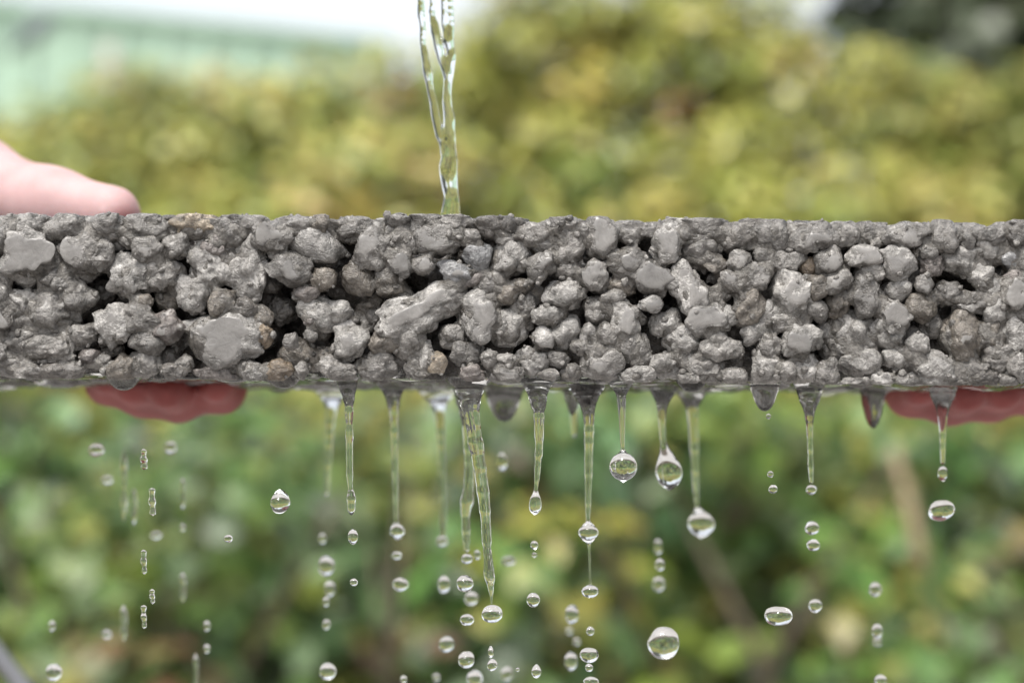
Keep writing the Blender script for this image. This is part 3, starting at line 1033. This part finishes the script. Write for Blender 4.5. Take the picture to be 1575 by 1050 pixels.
def build_hand(name, chains, blobs, flush_shade_pts, label):
    allp = np.array([p for ch in chains for p, r in ch])
    allr = max(r for ch in chains for p, r in ch)
    lo, hi = allp.min(0) - allr - 0.006, allp.max(0) + allr + 0.006
    h = 0.0016
    dims = tuple(((hi - lo) / h).astype(int) + 2)
    I = (np.indices(dims).reshape(3, -1).T * h + lo).astype(np.float32)
    f = np.full(len(I), 1.0, dtype=np.float32)
    for ch, k in blobs:                    # palm and forearm, softly joined
        for (p, r), (q, s) in zip(ch[:-1], ch[1:]):
            f = smin(f, sd_cone(I, np.array(p), np.array(q), r, s).astype(np.float32), k)
    for ch in chains:                      # each finger joined to the palm but kept apart from its neighbour
        g_ = np.full(len(I), 1.0, dtype=np.float32)
        for (p, r), (q, s) in zip(ch[:-1], ch[1:]):
            g_ = smin(g_, sd_cone(I, np.array(p), np.array(q), r, s).astype(np.float32), 0.009)
        f = smin(f, g_, 0.0035)
    V, Q = surfnet(f.reshape(dims), lo, h)
    base = np.array(blobs[0][0][0][0])
    me = mesh_np(name, V - base, Q)
    fa = me.attributes.new('flush_shade', 'FLOAT', 'POINT')
    fl = np.zeros(len(V), dtype=np.float32)
    for p, r in flush_shade_pts:
        fl = np.maximum(fl, np.clip(1.4 - np.linalg.norm(V - np.array(p), axis=1) / r, 0, 1))
    fa.data.foreach_set('value', fl)
    o = link(name, me, None, (M_SKIN,), loc=base)
    sm = o.modifiers.new('smooth', 'SMOOTH')
    sm.factor, sm.iterations = 0.5, 8
    tag(o, label, 'hand', 'hands holding the slab')
    return o


def hand_left():
    zb, zt = float(bot_z(-0.11)), float(top_z(-0.11))
    zm = (zb + zt) / 2
    W = (-0.236, 0.195, zm + 0.020)
    E = (-0.44, 0.30, zm + 0.0)
    fx = [-0.1205, -0.1100, -0.0995, -0.0868]
    tips = [0.070, 0.060, 0.056, 0.066]
    rr = [0.0056, 0.0064, 0.0066, 0.0062]
    fing, meta, flush_shade = [], [], []
    for x, ty, r, dz in zip(fx, tips, rr, (0.0046, 0.0018, 0.0006, 0.0026)):
        mcp = (x - 0.030, 0.134, zb + 0.024)
        pip = (x - 0.012, 0.1165, zb + 0.012)
        edge = (x - 0.006, 0.106, zb + 0.0005 + dz)
        dip = (x - 0.002, 0.084, zb - 0.0020 + dz)
        tip = (x, ty, zb - 0.0014 + dz)
        fing.append([(mcp, r + .0026), (pip, r + .0012), (edge, r + .0004), (dip, r), (tip, r - .0008)])
        meta.append(([(W, 0.019), (mcp, r + .0035)], 0.012))
        flush_shade += [(tip, 0.03), (dip, 0.03), (edge, 0.02)]
    cmc = (-0.208, 0.145, zt + 0.008)
    mcp = (-0.1690, 0.095, zt + 0.0240)
    ip = (-0.1385, 0.074, zt + 0.0130)
    tip = (-0.1180, 0.064, zt + 0.0092)
    fing.append([(cmc, 0.0155), (mcp, 0.0132), (ip, 0.0102), (tip, 0.0088)])
    flush_shade.append(((-0.112, 0.058, zt + 0.004), 0.006))
    blobs = [([(E, 0.036), (W, 0.0215)], 0.01)] + meta + [([(W, 0.019), (cmc, 0.0165)], 0.014)]
    return build_hand('hand', fing, blobs, flush_shade, 'pale hand with its thumb on top of the slab at left')


def hand_right():
    zb, zt = float(bot_z(0.13)), float(top_z(0.13))
    zm = (zb + zt) / 2
    W = (0.258, 0.195, zm + 0.012)
    E = (0.47, 0.30, zm + 0.0)
    fx = [0.1195, 0.1310, 0.1430, 0.1545]
    tips = [0.066, 0.056, 0.060, 0.070]
    rr = [0.0062, 0.0068, 0.0066, 0.0058]
    fing, meta, flush_shade = [], [], []
    for x, ty, r, dz in zip(fx, tips, rr, (0.0032, 0.0014, 0.0022, 0.0038)):
        mcp = (x + 0.030, 0.134, zb + 0.024)
        pip = (x + 0.012, 0.1165, zb + 0.012)
        edge = (x + 0.006, 0.106, zb + 0.0005 + dz)
        dip = (x + 0.002, 0.084, zb - 0.0020 + dz)
        tip = (x, ty, zb - 0.0014 + dz)
        fing.append([(mcp, r + .0026), (pip, r + .0012), (edge, r + .0004), (dip, r), (tip, r - .0008)])
        meta.append(([(W, 0.019), (mcp, r + .0035)], 0.012))
        flush_shade += [(tip, 0.03), (dip, 0.03), (edge, 0.02)]
    cmc = (0.222, 0.150, zt - 0.014)
    mcp = (0.196, 0.100, zt + 0.0130)
    ip = (0.183, 0.076, zt + 0.0105)
    tip = (0.172, 0.060, zt + 0.0092)
    tip = (0.1655, 0.060, zt + 0.0092)
    fing.append([(cmc, 0.0155), (mcp, 0.0125), (ip, 0.0100), (tip, 0.0088)])
    blobs = [([(E, 0.036), (W, 0.0215)], 0.01)] + meta + [([(W, 0.019), (cmc, 0.0165)], 0.014)]
    return build_hand('hand', fing, blobs, flush_shade, 'hand at right seen only as red fingertips under the slab')


hand_left()
hand_right()


# ------------------------------------------------------------------ water
def cr(P, n):
    """Catmull-Rom resampling of rows P"""
    P = np.asarray(P, dtype=float)
    Q = np.concatenate([[2 * P[0] - P[1]], P, [2 * P[-1] - P[-2]]])
    t = np.linspace(0, len(P) - 1, n)
    i = np.minimum(t.astype(int), len(P) - 2)
    u = (t - i)[:, None]
    a, b, c, d = Q[i], Q[i + 1], Q[i + 2], Q[i + 3]
    return 0.5 * (2 * b + (c - a) * u + (2 * a - 5 * b + 4 * c - d) * u ** 2 + (-a + 3 * b - 3 * c + d) * u ** 3)


def revolve(name, prof, Y, label, cat='water drip', group='water drips under the slab', wob=0.0, seg=28, n=None, squash=1.0):
    """hanging water: rows (px, py, half width in px) at depth Y, turned round its own axis"""
    Y = dep(Y)
    if cat == 'water drip':                # root the drip in the underside of the slab
        x0 = at(prof[0][0], 590, Y)[0]
        yb = 695 - (float(bot_z(x0)) - CAMZ) * FPX / (Y + DIST)
        prof = [(prof[0][0], yb - 8.0, prof[0][2])] + [q for q in prof[1:] if q[1] > yb + 3]
    n = n or 12 * len(prof)
    R_ = cr(prof, n)
    seed = rng.uniform(-30, 30)
    s = mpp(Y)
    cen = np.array([at(x, y, Y) for x, y, w in R_])
    rad = np.maximum(R_[:, 2], 0.25) * s
    if wob:
        q = np.stack([cen[:, 2] / 0.0016, np.full(n, seed), np.zeros(n)], 1)
        rad = rad * (1 + wob * vnoise(q))
    th = np.linspace(0, 2 * np.pi, seg, endpoint=False)
    tw = np.array([vnoise(np.array([[c[2] / 0.006, seed, 3.0]]))[0] for c in cen])
    V = np.zeros((n, seg, 3))
    e = 0.10 * wob / 0.1 if wob else 0.0
    V[:, :, 0] = cen[:, 0:1] + rad[:, None] * np.cos(th)[None] * (1 + e * tw[:, None])
    V[:, :, 1] = cen[:, 1:2] + rad[:, None] * np.sin(th)[None] * (1 - e * tw[:, None]) * squash
    V[:, :, 2] = cen[:, 2:3]
    V = V.reshape(-1, 3)
    i, j = np.meshgrid(np.arange(n - 1), np.arange(seg), indexing='ij')
    a_, b_ = i * seg + j, i * seg + (j + 1) % seg
    F = np.stack([a_, a_ + seg, b_ + seg, b_], -1).reshape(-1, 4)
    V = np.concatenate([V, cen[:1] + [0, 0, rad[0] * .1], cen[-1:] - [0, 0, rad[-1] * .6]])
    t0, t1 = len(V) - 2, len(V) - 1
    faces = [tuple(x) for x in F]
    for k in range(seg):
        faces.append((t0, k, (k + 1) % seg))
        faces.append((t1, (n - 1) * seg + (k + 1) % seg, (n - 1) * seg + k))
    base = cen[0]
    me = bpy.data.meshes.new(name)
    me.from_pydata([tuple(v - base) for v in V], [], faces)
    me.polygons.foreach_set('use_smooth', np.ones(len(me.polygons), dtype=bool))
    me.update()
    o = link(name, me, None, (M_WATER,), loc=base)
    tag(o, label, cat, group)
    return o


def drop(px, py, rx, ry, Y, label, tear=0.0, flat=0.0, tilt=0.0, lev=4):
    """falling drop; tear > 0 draws its top out, flat > 0 flattens its top"""
    Y = dep(Y)
    s = mpp(Y)
    D, F = ICO[lev if max(rx, ry) > 9 else 3]
    P = D.copy()
    z = P[:, 2]
    k = np.where(z > 0, 1 - tear * z ** 1.5, 1.0)
    P[:, 0] *= k
    P[:, 1] *= k
    P[:, 2] = np.where(z > 0, z * (1 + 0.25 * tear - flat * 0.35), z)
    seed = rng.uniform(-40, 40, 3)
    P *= (1 + 0.07 * vnoise(D * 1.2 + seed) + 0.025 * vnoise(D * 2.6 + seed))[:, None]
    P = P * np.array([rx, (rx + ry) / 2, ry]) * s
    if tilt:
        c_, s_ = math.cos(tilt), math.sin(tilt)
        P = np.stack([P[:, 0] * c_ - P[:, 2] * s_, P[:, 1], P[:, 0] * s_ + P[:, 2] * c_], 1)
    o = link('water_drop', mesh_np('water_drop', P, F), None, (M_WATER,), loc=at(px, py, Y))
    tag(o, label, 'water drop', 'water drops falling below the slab')
    return o


# film of water clinging to the underside
h = 0.0009
org = np.array([-0.170, 0.0, CAMZ + 0.006])
dims = (int(0.340 / h), int(0.098 / h), int(0.020 / h))
I = np.indices(dims).reshape(3, -1).T * h + org
zb_ = bot_z(I[:, 0])
thick = -0.0010 + 0.0014 * vnoise(np.stack([I[:, 0] / 0.012, I[:, 1] / 0.012, np.zeros(len(I))], 1)) + 0.0004 * vnoise(np.stack([I[:, 0] / 0.004, I[:, 1] / 0.004, np.ones(len(I))], 1))
BUMPS = [(190, 0.012, 24, 16), (436, 0.010, 24, 12), (1064, 0.009, 22, 14), (1176, 0.020, 23, 40), (1342, 0.060, 20, 56),
         (775, 0.07, 30, 48), (880, 0.06, 14, 40)]
edge = 0.0030 - np.minimum(np.minimum(I[:, 1] - 0.0055 - 0.003 * vnoise(np.stack([I[:, 0] / 0.009, np.zeros(len(I)), np.zeros(len(I))], 1)), 0.094 - I[:, 1]), 0.166 - np.abs(I[:, 0]))
thick = thick - np.clip(edge, 0, 1) * 0.9
for px, Y, w, hang in BUMPS:
    s = mpp(Y)
    c = at(px, 590, Y)
    d2 = (((I[:, 0] - c[0]) ** 2 + (I[:, 1] - c[1]) ** 2) / (w * s) ** 2)
    thick = np.maximum(thick, hang * s * (1 - d2 ** 1.2))
f = np.maximum((zb_ - thick) - I[:, 2], I[:, 2] - (zb_ + 0.0022)).astype(np.float32)
f = np.maximum(f, (np.abs(I[:, 0]) - 0.166).astype(np.float32)).reshape(dims)
Vp, Qp = surfnet(f, org, h)
fo = np.array([0, 0.05, float(bot_z(0))])
fm = link('water_film', mesh_np('water_film', Vp - fo, Qp), None, (M_WATER,), loc=fo)
sm = fm.modifiers.new('smooth', 'SMOOTH')
sm.factor, sm.iterations = 0.5, 4
tag(fm, 'thin film of clear water clinging along the underside of the slab', 'water film', kind='stuff')
del f, I, thick, edge

# drips, each from its flared root to its tip
T = 584
revolve('water_drip', [(722, T, 34), (722, 592, 27), (722, 606, 19), (723, 622, 15.5), (727, 650, 13.5), (732, 684, 12), (738, 720, 10.5), (743, 758, 9), (747, 800, 7.6), (749, 840, 6.6), (751, 860, 7.6), (752, 878, 9), (754, 895, 6.5), (755.5, 912, 3), (756, 927, 1)],
        0.009, 'thickest water drip, pouring below the stream to a pointed end', wob=0.10)
revolve('water_drip', [(826, T, 36), (826, 594, 22), (827, 608, 14), (828.5, 628, 9.5), (829, 645, 7.5), (829, 690, 5.8), (827, 715, 5), (826, 735, 4), (824.5, 750, 3.4), (824, 757, 5), (823.5, 767, 9.5), (823.3, 777, 10.5), (823, 785, 8), (823, 790, 3)],
        0.009, 'thin beaded water drip ending in a small teardrop right of the thickest drip', wob=0.12)
revolve('water_drip', [(955, T, 26), (955, 592, 18), (955.5, 604, 9.5), (956, 620, 6.5), (957, 650, 4.6), (957.5, 680, 3.4), (958, 690, 3.0), (958.3, 695, 5.5), (958.6, 701, 14), (958.7, 709, 19.5), (958.7, 718, 21.5), (958.7, 727, 19.5), (958.7, 734, 14), (958.7, 738.5, 6)],
        0.007, 'sharp water drip on a thin neck ending in a round ball of water')
revolve('water_drip', [(1022, T + 4, 28), (1021, 600, 20), (1019, 618, 11), (1018, 640, 6.5), (1019, 665, 5), (1021, 684, 5.5), (1025, 699, 11), (1028, 716, 19), (1029, 730, 20.5), (1029, 742, 16), (1029, 750, 7)],
        0.030, 'soft water drip with a large pear shaped end right of the round ball')
revolve('water_drip', [(902, T + 4, 34), (902, 602, 26), (904, 622, 13), (906, 648, 8), (905.5, 690, 6.6), (905, 740, 5.6), (904.5, 780, 4), (904.5, 800, 3.2), (905, 806, 8), (905, 814, 13.5), (905, 822, 14), (905, 830, 9), (906, 837, 2.5), (907, 860, 1.6), (907.5, 885, 1.4), (908, 898, 2)],
        0.022, 'long water drip with a round bead partway down left of the ball', wob=0.05)
revolve('water_drip', [(1064, T + 8, 26), (1064, 606, 20), (1064, 624, 11), (1066, 645, 8), (1068, 690, 6.5), (1070, 740, 5), (1072, 775, 3.5), (1074, 783, 6), (1077, 790, 14), (1078, 800, 20), (1078.5, 808, 20.5), (1078.5, 818, 15), (1078.5, 825, 6)],
        0.045, 'blurred long water drip ending in a grey green globe', wob=0.06)
revolve('water_drip', [(534, T, 24), (535, 600, 14), (536.5, 615, 8.5), (537, 645, 6), (537.5, 690, 5), (538, 730, 4.6), (539, 750, 3.6), (540, 757, 5.5), (540.3, 770, 6.6), (540.5, 784, 5.5), (540.5, 791, 2)],
        0.010, 'slender beaded water drip, sharpest of the three left of the thickest drip', wob=0.16)
revolve('water_drip', [(510, T + 6, 30), (511, 604, 20), (511, 622, 11), (508, 645, 7), (506, 680, 5.5), (504, 720, 5), (502, 760, 3)],
        0.055, 'faint blurred water drip just left of the slender beaded drip', wob=0.08)
revolve('water_drip', [(604, T + 4, 26), (604, 603, 16), (605, 622, 9), (606, 645, 7), (607, 690, 5.4), (608, 750, 4.2), (609, 800, 3.4), (610.5, 808, 8), (611, 818, 10.5), (611, 827, 6)],
        0.035, 'soft straight water drip with a small bead between beaded and thickest drips', wob=0.06)
revolve('water_drip', [(672, T + 6, 34), (673, 606, 24), (675, 624, 12), (677, 650, 7), (679, 700, 5.5), (681, 760, 5), (682, 825, 4)],
        0.060, 'pale blurred water drip just left of the thickest drip', wob=0.05)
revolve('water_drip', [(716, T + 6, 22), (718, 640, 10), (721, 690, 7.5), (721, 740, 7), (718, 772, 9), (716, 790, 6.5), (717, 820, 6), (718, 846, 4)],
        0.030, 'kinked water drip half hidden behind the thickest drip', wob=0.10)
revolve('water_drip', [(1244, T + 9, 26), (1245, 606, 18), (1245, 625, 11), (1245, 645, 6), (1246, 680, 4), (1247, 720, 3.6), (1248, 742, 2.4)],
        0.022, 'short tapering water drip right of the hanging rounded bulge', wob=0.10)
revolve('water_drip', [(1450, T + 10, 24), (1450, 612, 16), (1450, 632, 9), (1450, 660, 5.4), (1450, 690, 4.4), (1450, 712, 3.2)],
        0.028, 'rightmost water drip, hanging in front of the red fingertips', wob=0.07)
revolve('water_drip', [(882, T + 6, 20), (882, 610, 12), (883, 635, 6), (883, 670, 3)],
        0.065, 'short blurred water drip just left of the long beaded drip', wob=0.05)

# separate slivers of falling water at the left
for (x, y0, y1, w, lb) in ((221, 690, 722, 4.5, 'upper sliver of the left broken water thread'), (234, 750, 792, 4.5, 'second sliver of the left broken water thread, slightly right of the first'),
                           (221, 845, 882, 4.5, 'third sliver of the left broken water thread, at mid height'), (234, 905, 928, 4, 'fourth sliver of the left broken water thread, slightly right'),
                           (221, 930, 966, 4.5, 'lowest sliver of the left broken water thread')):
    revolve('water_sliver', [(x, y0, 1), (x, y0 + 3, w), (x, y0 * .7 + y1 * .3, w * .7), (x, y0 * .5 + y1 * .5, w), (x + 1, y0 * .3 + y1 * .7, w * .65), (x + 1, y1 - 3, w * .8), (x + 1, y1, .8)],
            0.018, lb, 'water sliver', 'broken water thread at the left', wob=0.25, seg=16)

for (x, y0, y1, w, lb) in ((190, 690, 800, 4.5, 'faint long out of focus streak leftmost under the left fingers'), (206, 752, 806, 4, 'faint short streak between the leftmost streak and broken thread'),
                           (281, 735, 782, 4, 'faint upper streak right of the broken thread'), (281, 880, 925, 4, 'faint lower streak right of the broken thread'),
                           (190, 930, 985, 4.5, 'faint streak low at left beside the broken thread'), (301, 1005, 1060, 3.5, 'faint streak reaching the bottom edge at left')):
    revolve('water_sliver', [(x, y0, .8), (x, y0 * .8 + y1 * .2, w), (x + 1, y0 * .5 + y1 * .5, w * .8), (x, y0 * .2 + y1 * .8, w), (x, y1, .8)],
            0.07, lb, 'water sliver', 'faint falling streaks at the left', wob=0.15, seg=16)

DROPS = [
    # px, py, rx, ry, depth, tear, flat, label
    (756.7, 943, 16.5, 14, 0.006, 0, .3, 'squat clear drop directly under the tip of the thickest drip'),
    (431, 772, 16, 17.5, 0.002, .30, 0, 'sharp teardrop floating alone left of the beaded drips'),
    (351, 828, 7, 6, 0.002, 0, 0, 'tiny sharp drop farthest left among the sharp ones'),
    (1197, 946, 21, 16, 0.0, 0, .3, 'sharp flattened drop with bright highlights at lower right'),
    (1021, 988, 24, 24, -0.012, 0, 0, 'largest falling drop, a bright ring near the bottom edge'),
    (1448, 785, 21, 16, 0.026, 0, 0, 'large tilted drop with a white highlight under the rightmost drip'),
    (1450, 728, 7, 12, 0.028, 0, 0, 'small stretched drop just below the rightmost drip'),
    (908, 909, 13, 10, 0.020, 0, .2, 'flattened drop at the end of the long beaded drip'),
    (543, 825, 8, 12, 0.008, .25, 0, 'small teardrop just below the slender beaded drip'),
    (544, 895, 6, 6, 0.008, 0, 0, 'tiny round drop below the small teardrop under the beaded drip'),
    (610, 854, 8, 6, 0.040, 0, 0, 'small blurred drop first below the soft straight drip'),
    (616, 898, 12, 10, 0.038, 0, 0, 'blurred grey drop second below the soft straight drip'),
    (772, 710, 8, 14, 0.060, 0, 0, 'blurred tall drop between the thickest drip and teardrop drip'),
    (1182, 640, 4, 4, 0.004, 0, 0, 'tiny sharp drop touching the hanging rounded bulge from below'),
    (1185, 729, 5, 5, 0.012, 0, 0, 'tiny drop above a slightly larger one below the rounded bulge'),
    (1189, 752, 7, 7, 0.006, 0, 0, 'small sharp drop second below the rounded bulge'),
    (1248, 753, 8, 8, 0.026, 0, 0, 'small drop at the tip of the short tapering drip'),
    (1249, 812, 11, 10, 0.028, 0, 0, 'upper of two close drops below the short tapering drip'),
    (1251, 838, 10, 9, 0.026, 0, 0, 'lower of two close drops below the short tapering drip'),
    (1254, 931, 10, 10, 0.030, 0, 0, 'blurred drop just right of the sharp flattened drop'),
    (148, 692, 12, 10, 0.045, 0, 0, 'blurred pale drop at upper left under the red fingers'),
    (165, 738, 9, 7, 0.055, 0, 0, 'faint small drop below the blurred pale drop at upper left'),
    (262, 688, 10, 9, 0.085, 0, 0, 'very faint drop below the left fingertips'),
    (240, 823, 9, 6, 0.080, 0, 0, 'very faint flat drop beside the left broken thread'),
    (281, 811, 4, 6, 0.050, 0, 0, 'tiny faint drop between broken thread and tiny sharp drop'),
    (80, 962, 5, 8, 0.050, 0, 0, 'small faint tall drop near the bottom left corner'),
    (164, 975, 8, 7, 0.055, 0, 0, 'small faint round drop near the bottom at far left'),
    (83, 1033, 12, 13, 0.040, 0, 0, 'pale blurred drop at the bottom edge, leftmost there'),
    (318, 962, 5, 8, 0.045, 0, 0, 'small faint drop, upper of a pair at lower left'),
    (318, 997, 5, 7, 0.045, 0, 0, 'small faint drop, lower of a pair at lower left'),
    (496, 828, 6, 8, 0.060, 0, 0, 'faint drop above the larger blurred drop left of the beaded drip'),
    (502, 870, 12, 15, 0.050, 0, 0, 'large blurred drop in the faint column left of the beaded drip'),
    (507, 905, 8, 12, 0.075, 0, 0, 'very faint drop right below the large blurred one at left'),
    (501, 925, 5, 8, 0.045, 0, 0, 'small blurred drop fourth down the faint left column'),
    (502, 960, 6, 8, 0.045, 0, 0, 'small blurred drop fifth down the faint left column'),
    (504, 1032, 13, 14, 0.035, 0, 0, 'round two toned drop at the bottom of the faint left column'),
    (621, 1044, 5, 6, 0.035, 0, 0, 'tiny drop at the bottom edge below the soft straight drip'),
    (680, 832, 9, 8, 0.075, 0, 0, 'faint drop at the end of the pale blurred drip'),
    (718, 859, 9, 8, 0.030, 0, 0, 'grey drop at the end of the kinked drip'),
    (734, 853, 5, 8, 0.035, 0, 0, 'small tall drop between the kinked drip and thickest drip'),
    (683, 898, 9, 14, 0.042, 0, 0, 'tall pale drop left of the cluster beside the thickest drip'),
    (715, 897, 13, 13, 0.018, 0, 0, 'upper clear drop of the cluster beside the thickest drip tip'),
    (725, 920, 10, 11, 0.045, 0, 0, 'blurred drop tucked under the upper clear drop of the cluster'),
    (718, 952, 11, 9, 0.022, 0, .2, 'flat drop left of the squat drop under the thickest drip'),
    (687, 990, 12, 12, 0.040, 0, 0, 'blurred round drop lower left of the squat drop'),
    (717, 1014, 13, 13, 0.025, 0, .1, 'larger drop below the flat one near the bottom edge'),
    (730, 1043, 12, 12, 0.040, 0, 0, 'blurred drop cut by the bottom edge below the cluster'),
    (671, 1041, 6, 6, 0.050, 0, 0, 'tiny faint drop at the bottom left of the cluster'),
    (782, 862, 11, 7, 0.070, 0, 0, 'very faint flat drop right of the thickest drip tip'),
    (755, 1002, 4.5, 9, 0.006, .4, 0, 'tiny pointed drop right above a small clear drop near the bottom'),
    (757, 1022, 8, 9, 0.006, 0, 0, 'small clear drop below the tiny pointed one near the bottom'),
    (779, 1036, 9, 11, 0.055, 0, 0, 'blurred drop right of the small clear drop at the bottom'),
    (796, 1029, 3, 3.5, 0.012, 0, 0, 'tiniest drop between two drops at the bottom centre'),
    (825, 1032, 7.5, 10, 0.010, .2, 0, 'small upright drop at bottom below the teardrop drip'),
    (822, 838, 6, 7, 0.020, 0, 0, 'small drop below the teardrop end of the thin beaded drip'),
    (822, 853, 4, 4, 0.026, 0, 0, 'tiny drop right under the small one below the teardrop drip'),
    (820, 922, 10, 12, 0.014, 0, .2, 'clear drop halfway between teardrop drip and the bottom'),
    (880, 944, 10, 14, 0.042, 0, 0, 'tall pale drop lower left of the flattened drop'),
    (876, 970, 6, 6, 0.065, 0, 0, 'faint dark drop under the tall pale drop'),
    (887, 986, 6, 6, 0.065, 0, 0, 'faint drop left of the clear cap shaped drop'),
    (878, 1016, 10, 14, 0.042, 0, 0, 'tall pale drop near the bottom left of the cap shaped drop'),
    (908, 970, 6, 7, 0.025, 0, 0, 'small drop above the clear cap shaped drop'),
    (906, 1006, 15, 12, 0.018, 0, .25, 'clear cap shaped drop with two highlights near the bottom'),
    (906, 1026, 6, 6, 0.022, 0, 0, 'small drop just under the cap shaped drop'),
    (909, 1048, 12, 8, 0.020, 0, 0, 'drop cut by the bottom edge under the cap shaped drop'),
    (1015, 868, 7, 10, 0.042, 0, 0, 'blurred drop above another one left of the dark gap'),
    (1013, 898, 9, 11, 0.055, 0, 0, 'fainter drop under the blurred one above the bright ring drop'),
    (1012, 840, 6, 12, 0.085, 0, 0, 'barely visible drop above the two blurred ones'),
    (1346, 906, 9, 11, 0.045, 0, 0, 'blurred drop, highest of the column at lower right'),
    (1349, 970, 8, 11, 0.040, 0, 0, 'blurred drop, second of the column at lower right'),
    (1350, 986, 6, 7, 0.060, 0, 0, 'faint drop close under the second of the right column'),
    (1354, 1046, 10, 9, 0.035, 0, 0, 'drop cut by the bottom edge at lower right'),
]
for px, py, rx, ry, Y, te, fl, lb in DROPS:
    drop(px, py, rx, ry, Y, lb, te, fl, tilt=0.25 if px == 1448 else 0.0)

# stream poured from above: strands that twist together, pinch and swell before they meet the slab
ST_Y = 0.030
STRANDS = [
    [(652, -420, 7, 0), (656, -260, 6, 1), (650, -120, 6, 0), (648, -20, 5.0, 0), (650, 50, 4.6, -1), (657, 105, 5.2, -1), (664, 148, 4.6, 0), (671, 184, 4.0, 0), (679, 214, 4.4, 2), (686, 240, 7.5, 2)],
    [(700, -420, 7, 0), (690, -260, 7, 0), (697, -120, 5.5, 2), (693, -20, 4.6, 0), (694, 50, 4.4, 0), (692, 98, 6.8, 1), (688, 140, 5.0, 2), (690, 180, 5.6, 0), (693, 214, 6.0, -2), (692, 240, 9.5, 0), (689, 262, 12.5, 1), (691, 286, 10.5, 0), (694, 306, 10.0, 0), (693, 328, 13, 0), (693, 352, 19, 0)],
    [(664, -300, 6, 3), (678, -160, 6, 4), (662, -60, 5, 3), (667, 25, 4.2, 3), (672, 62, 4.8, 3), (680, 92, 4.2, 3), (689, 118, 4.0, 2)],
    [(690, -340, 5, -3), (668, -220, 6, -4), (684, -60, 4.5, -3), (682, 20, 4.0, -3), (690, 70, 3.6, -2)],
]
s = mpp(ST_Y)
h = 0.00028
lo = at(630, 356, ST_Y) - np.array([0, 0.0065, 0])
hi = at(722, -420, ST_Y) + np.array([0, 0.0065, 0])
lo, hi = np.minimum(lo, hi), np.maximum(lo, hi)
lo[1], hi[1] = ST_Y - 0.0065, ST_Y + 0.0065
dims = tuple(((hi - lo) / h).astype(int) + 2)
I = np.indices(dims).reshape(3, -1).T * h + lo
f = np.full(len(I), 1.0, dtype=np.float32)
for chain in STRANDS:
    P = cr(chain, 6 * len(chain))
    pts = [at(x, y, ST_Y) + np.array([0, yo * s, 0]) for x, y, r, yo in P]
    for k in range(len(P) - 1):
        z0, z1 = min(pts[k][2], pts[k + 1][2]) - 0.004, max(pts[k][2], pts[k + 1][2]) + 0.004
        m = (I[:, 2] > z0) & (I[:, 2] < z1)
        d = sd_cone(I[m], pts[k], pts[k + 1], P[k][2] * s * 0.80, P[k + 1][2] * s * 0.80).astype(np.float32)
        f[m] = smin(f[m], d, 0.0014)
near = np.abs(f) < 0.002
f[near] += (0.00040 * vnoise(I[near] / np.array([0.0026, 0.0026, 0.0042]))).astype(np.float32)
f = np.maximum(f, (np.abs(I[:, 2] - (lo[2] + hi[2]) / 2) - (hi[2] - lo[2]) / 2 + 2 * h).astype(np.float32))
Vp, Qp = surfnet(f.reshape(dims), lo, h)
base = at(692, 345, ST_Y)
st = link('water_stream', mesh_np('water_stream', Vp - base, Qp), None, (M_WATER,), loc=base)
sm = st.modifiers.new('smooth', 'SMOOTH')
sm.factor, sm.iterations = 0.5, 12
tag(st, 'twisting stream of clear water poured onto the top of the slab', 'water stream')
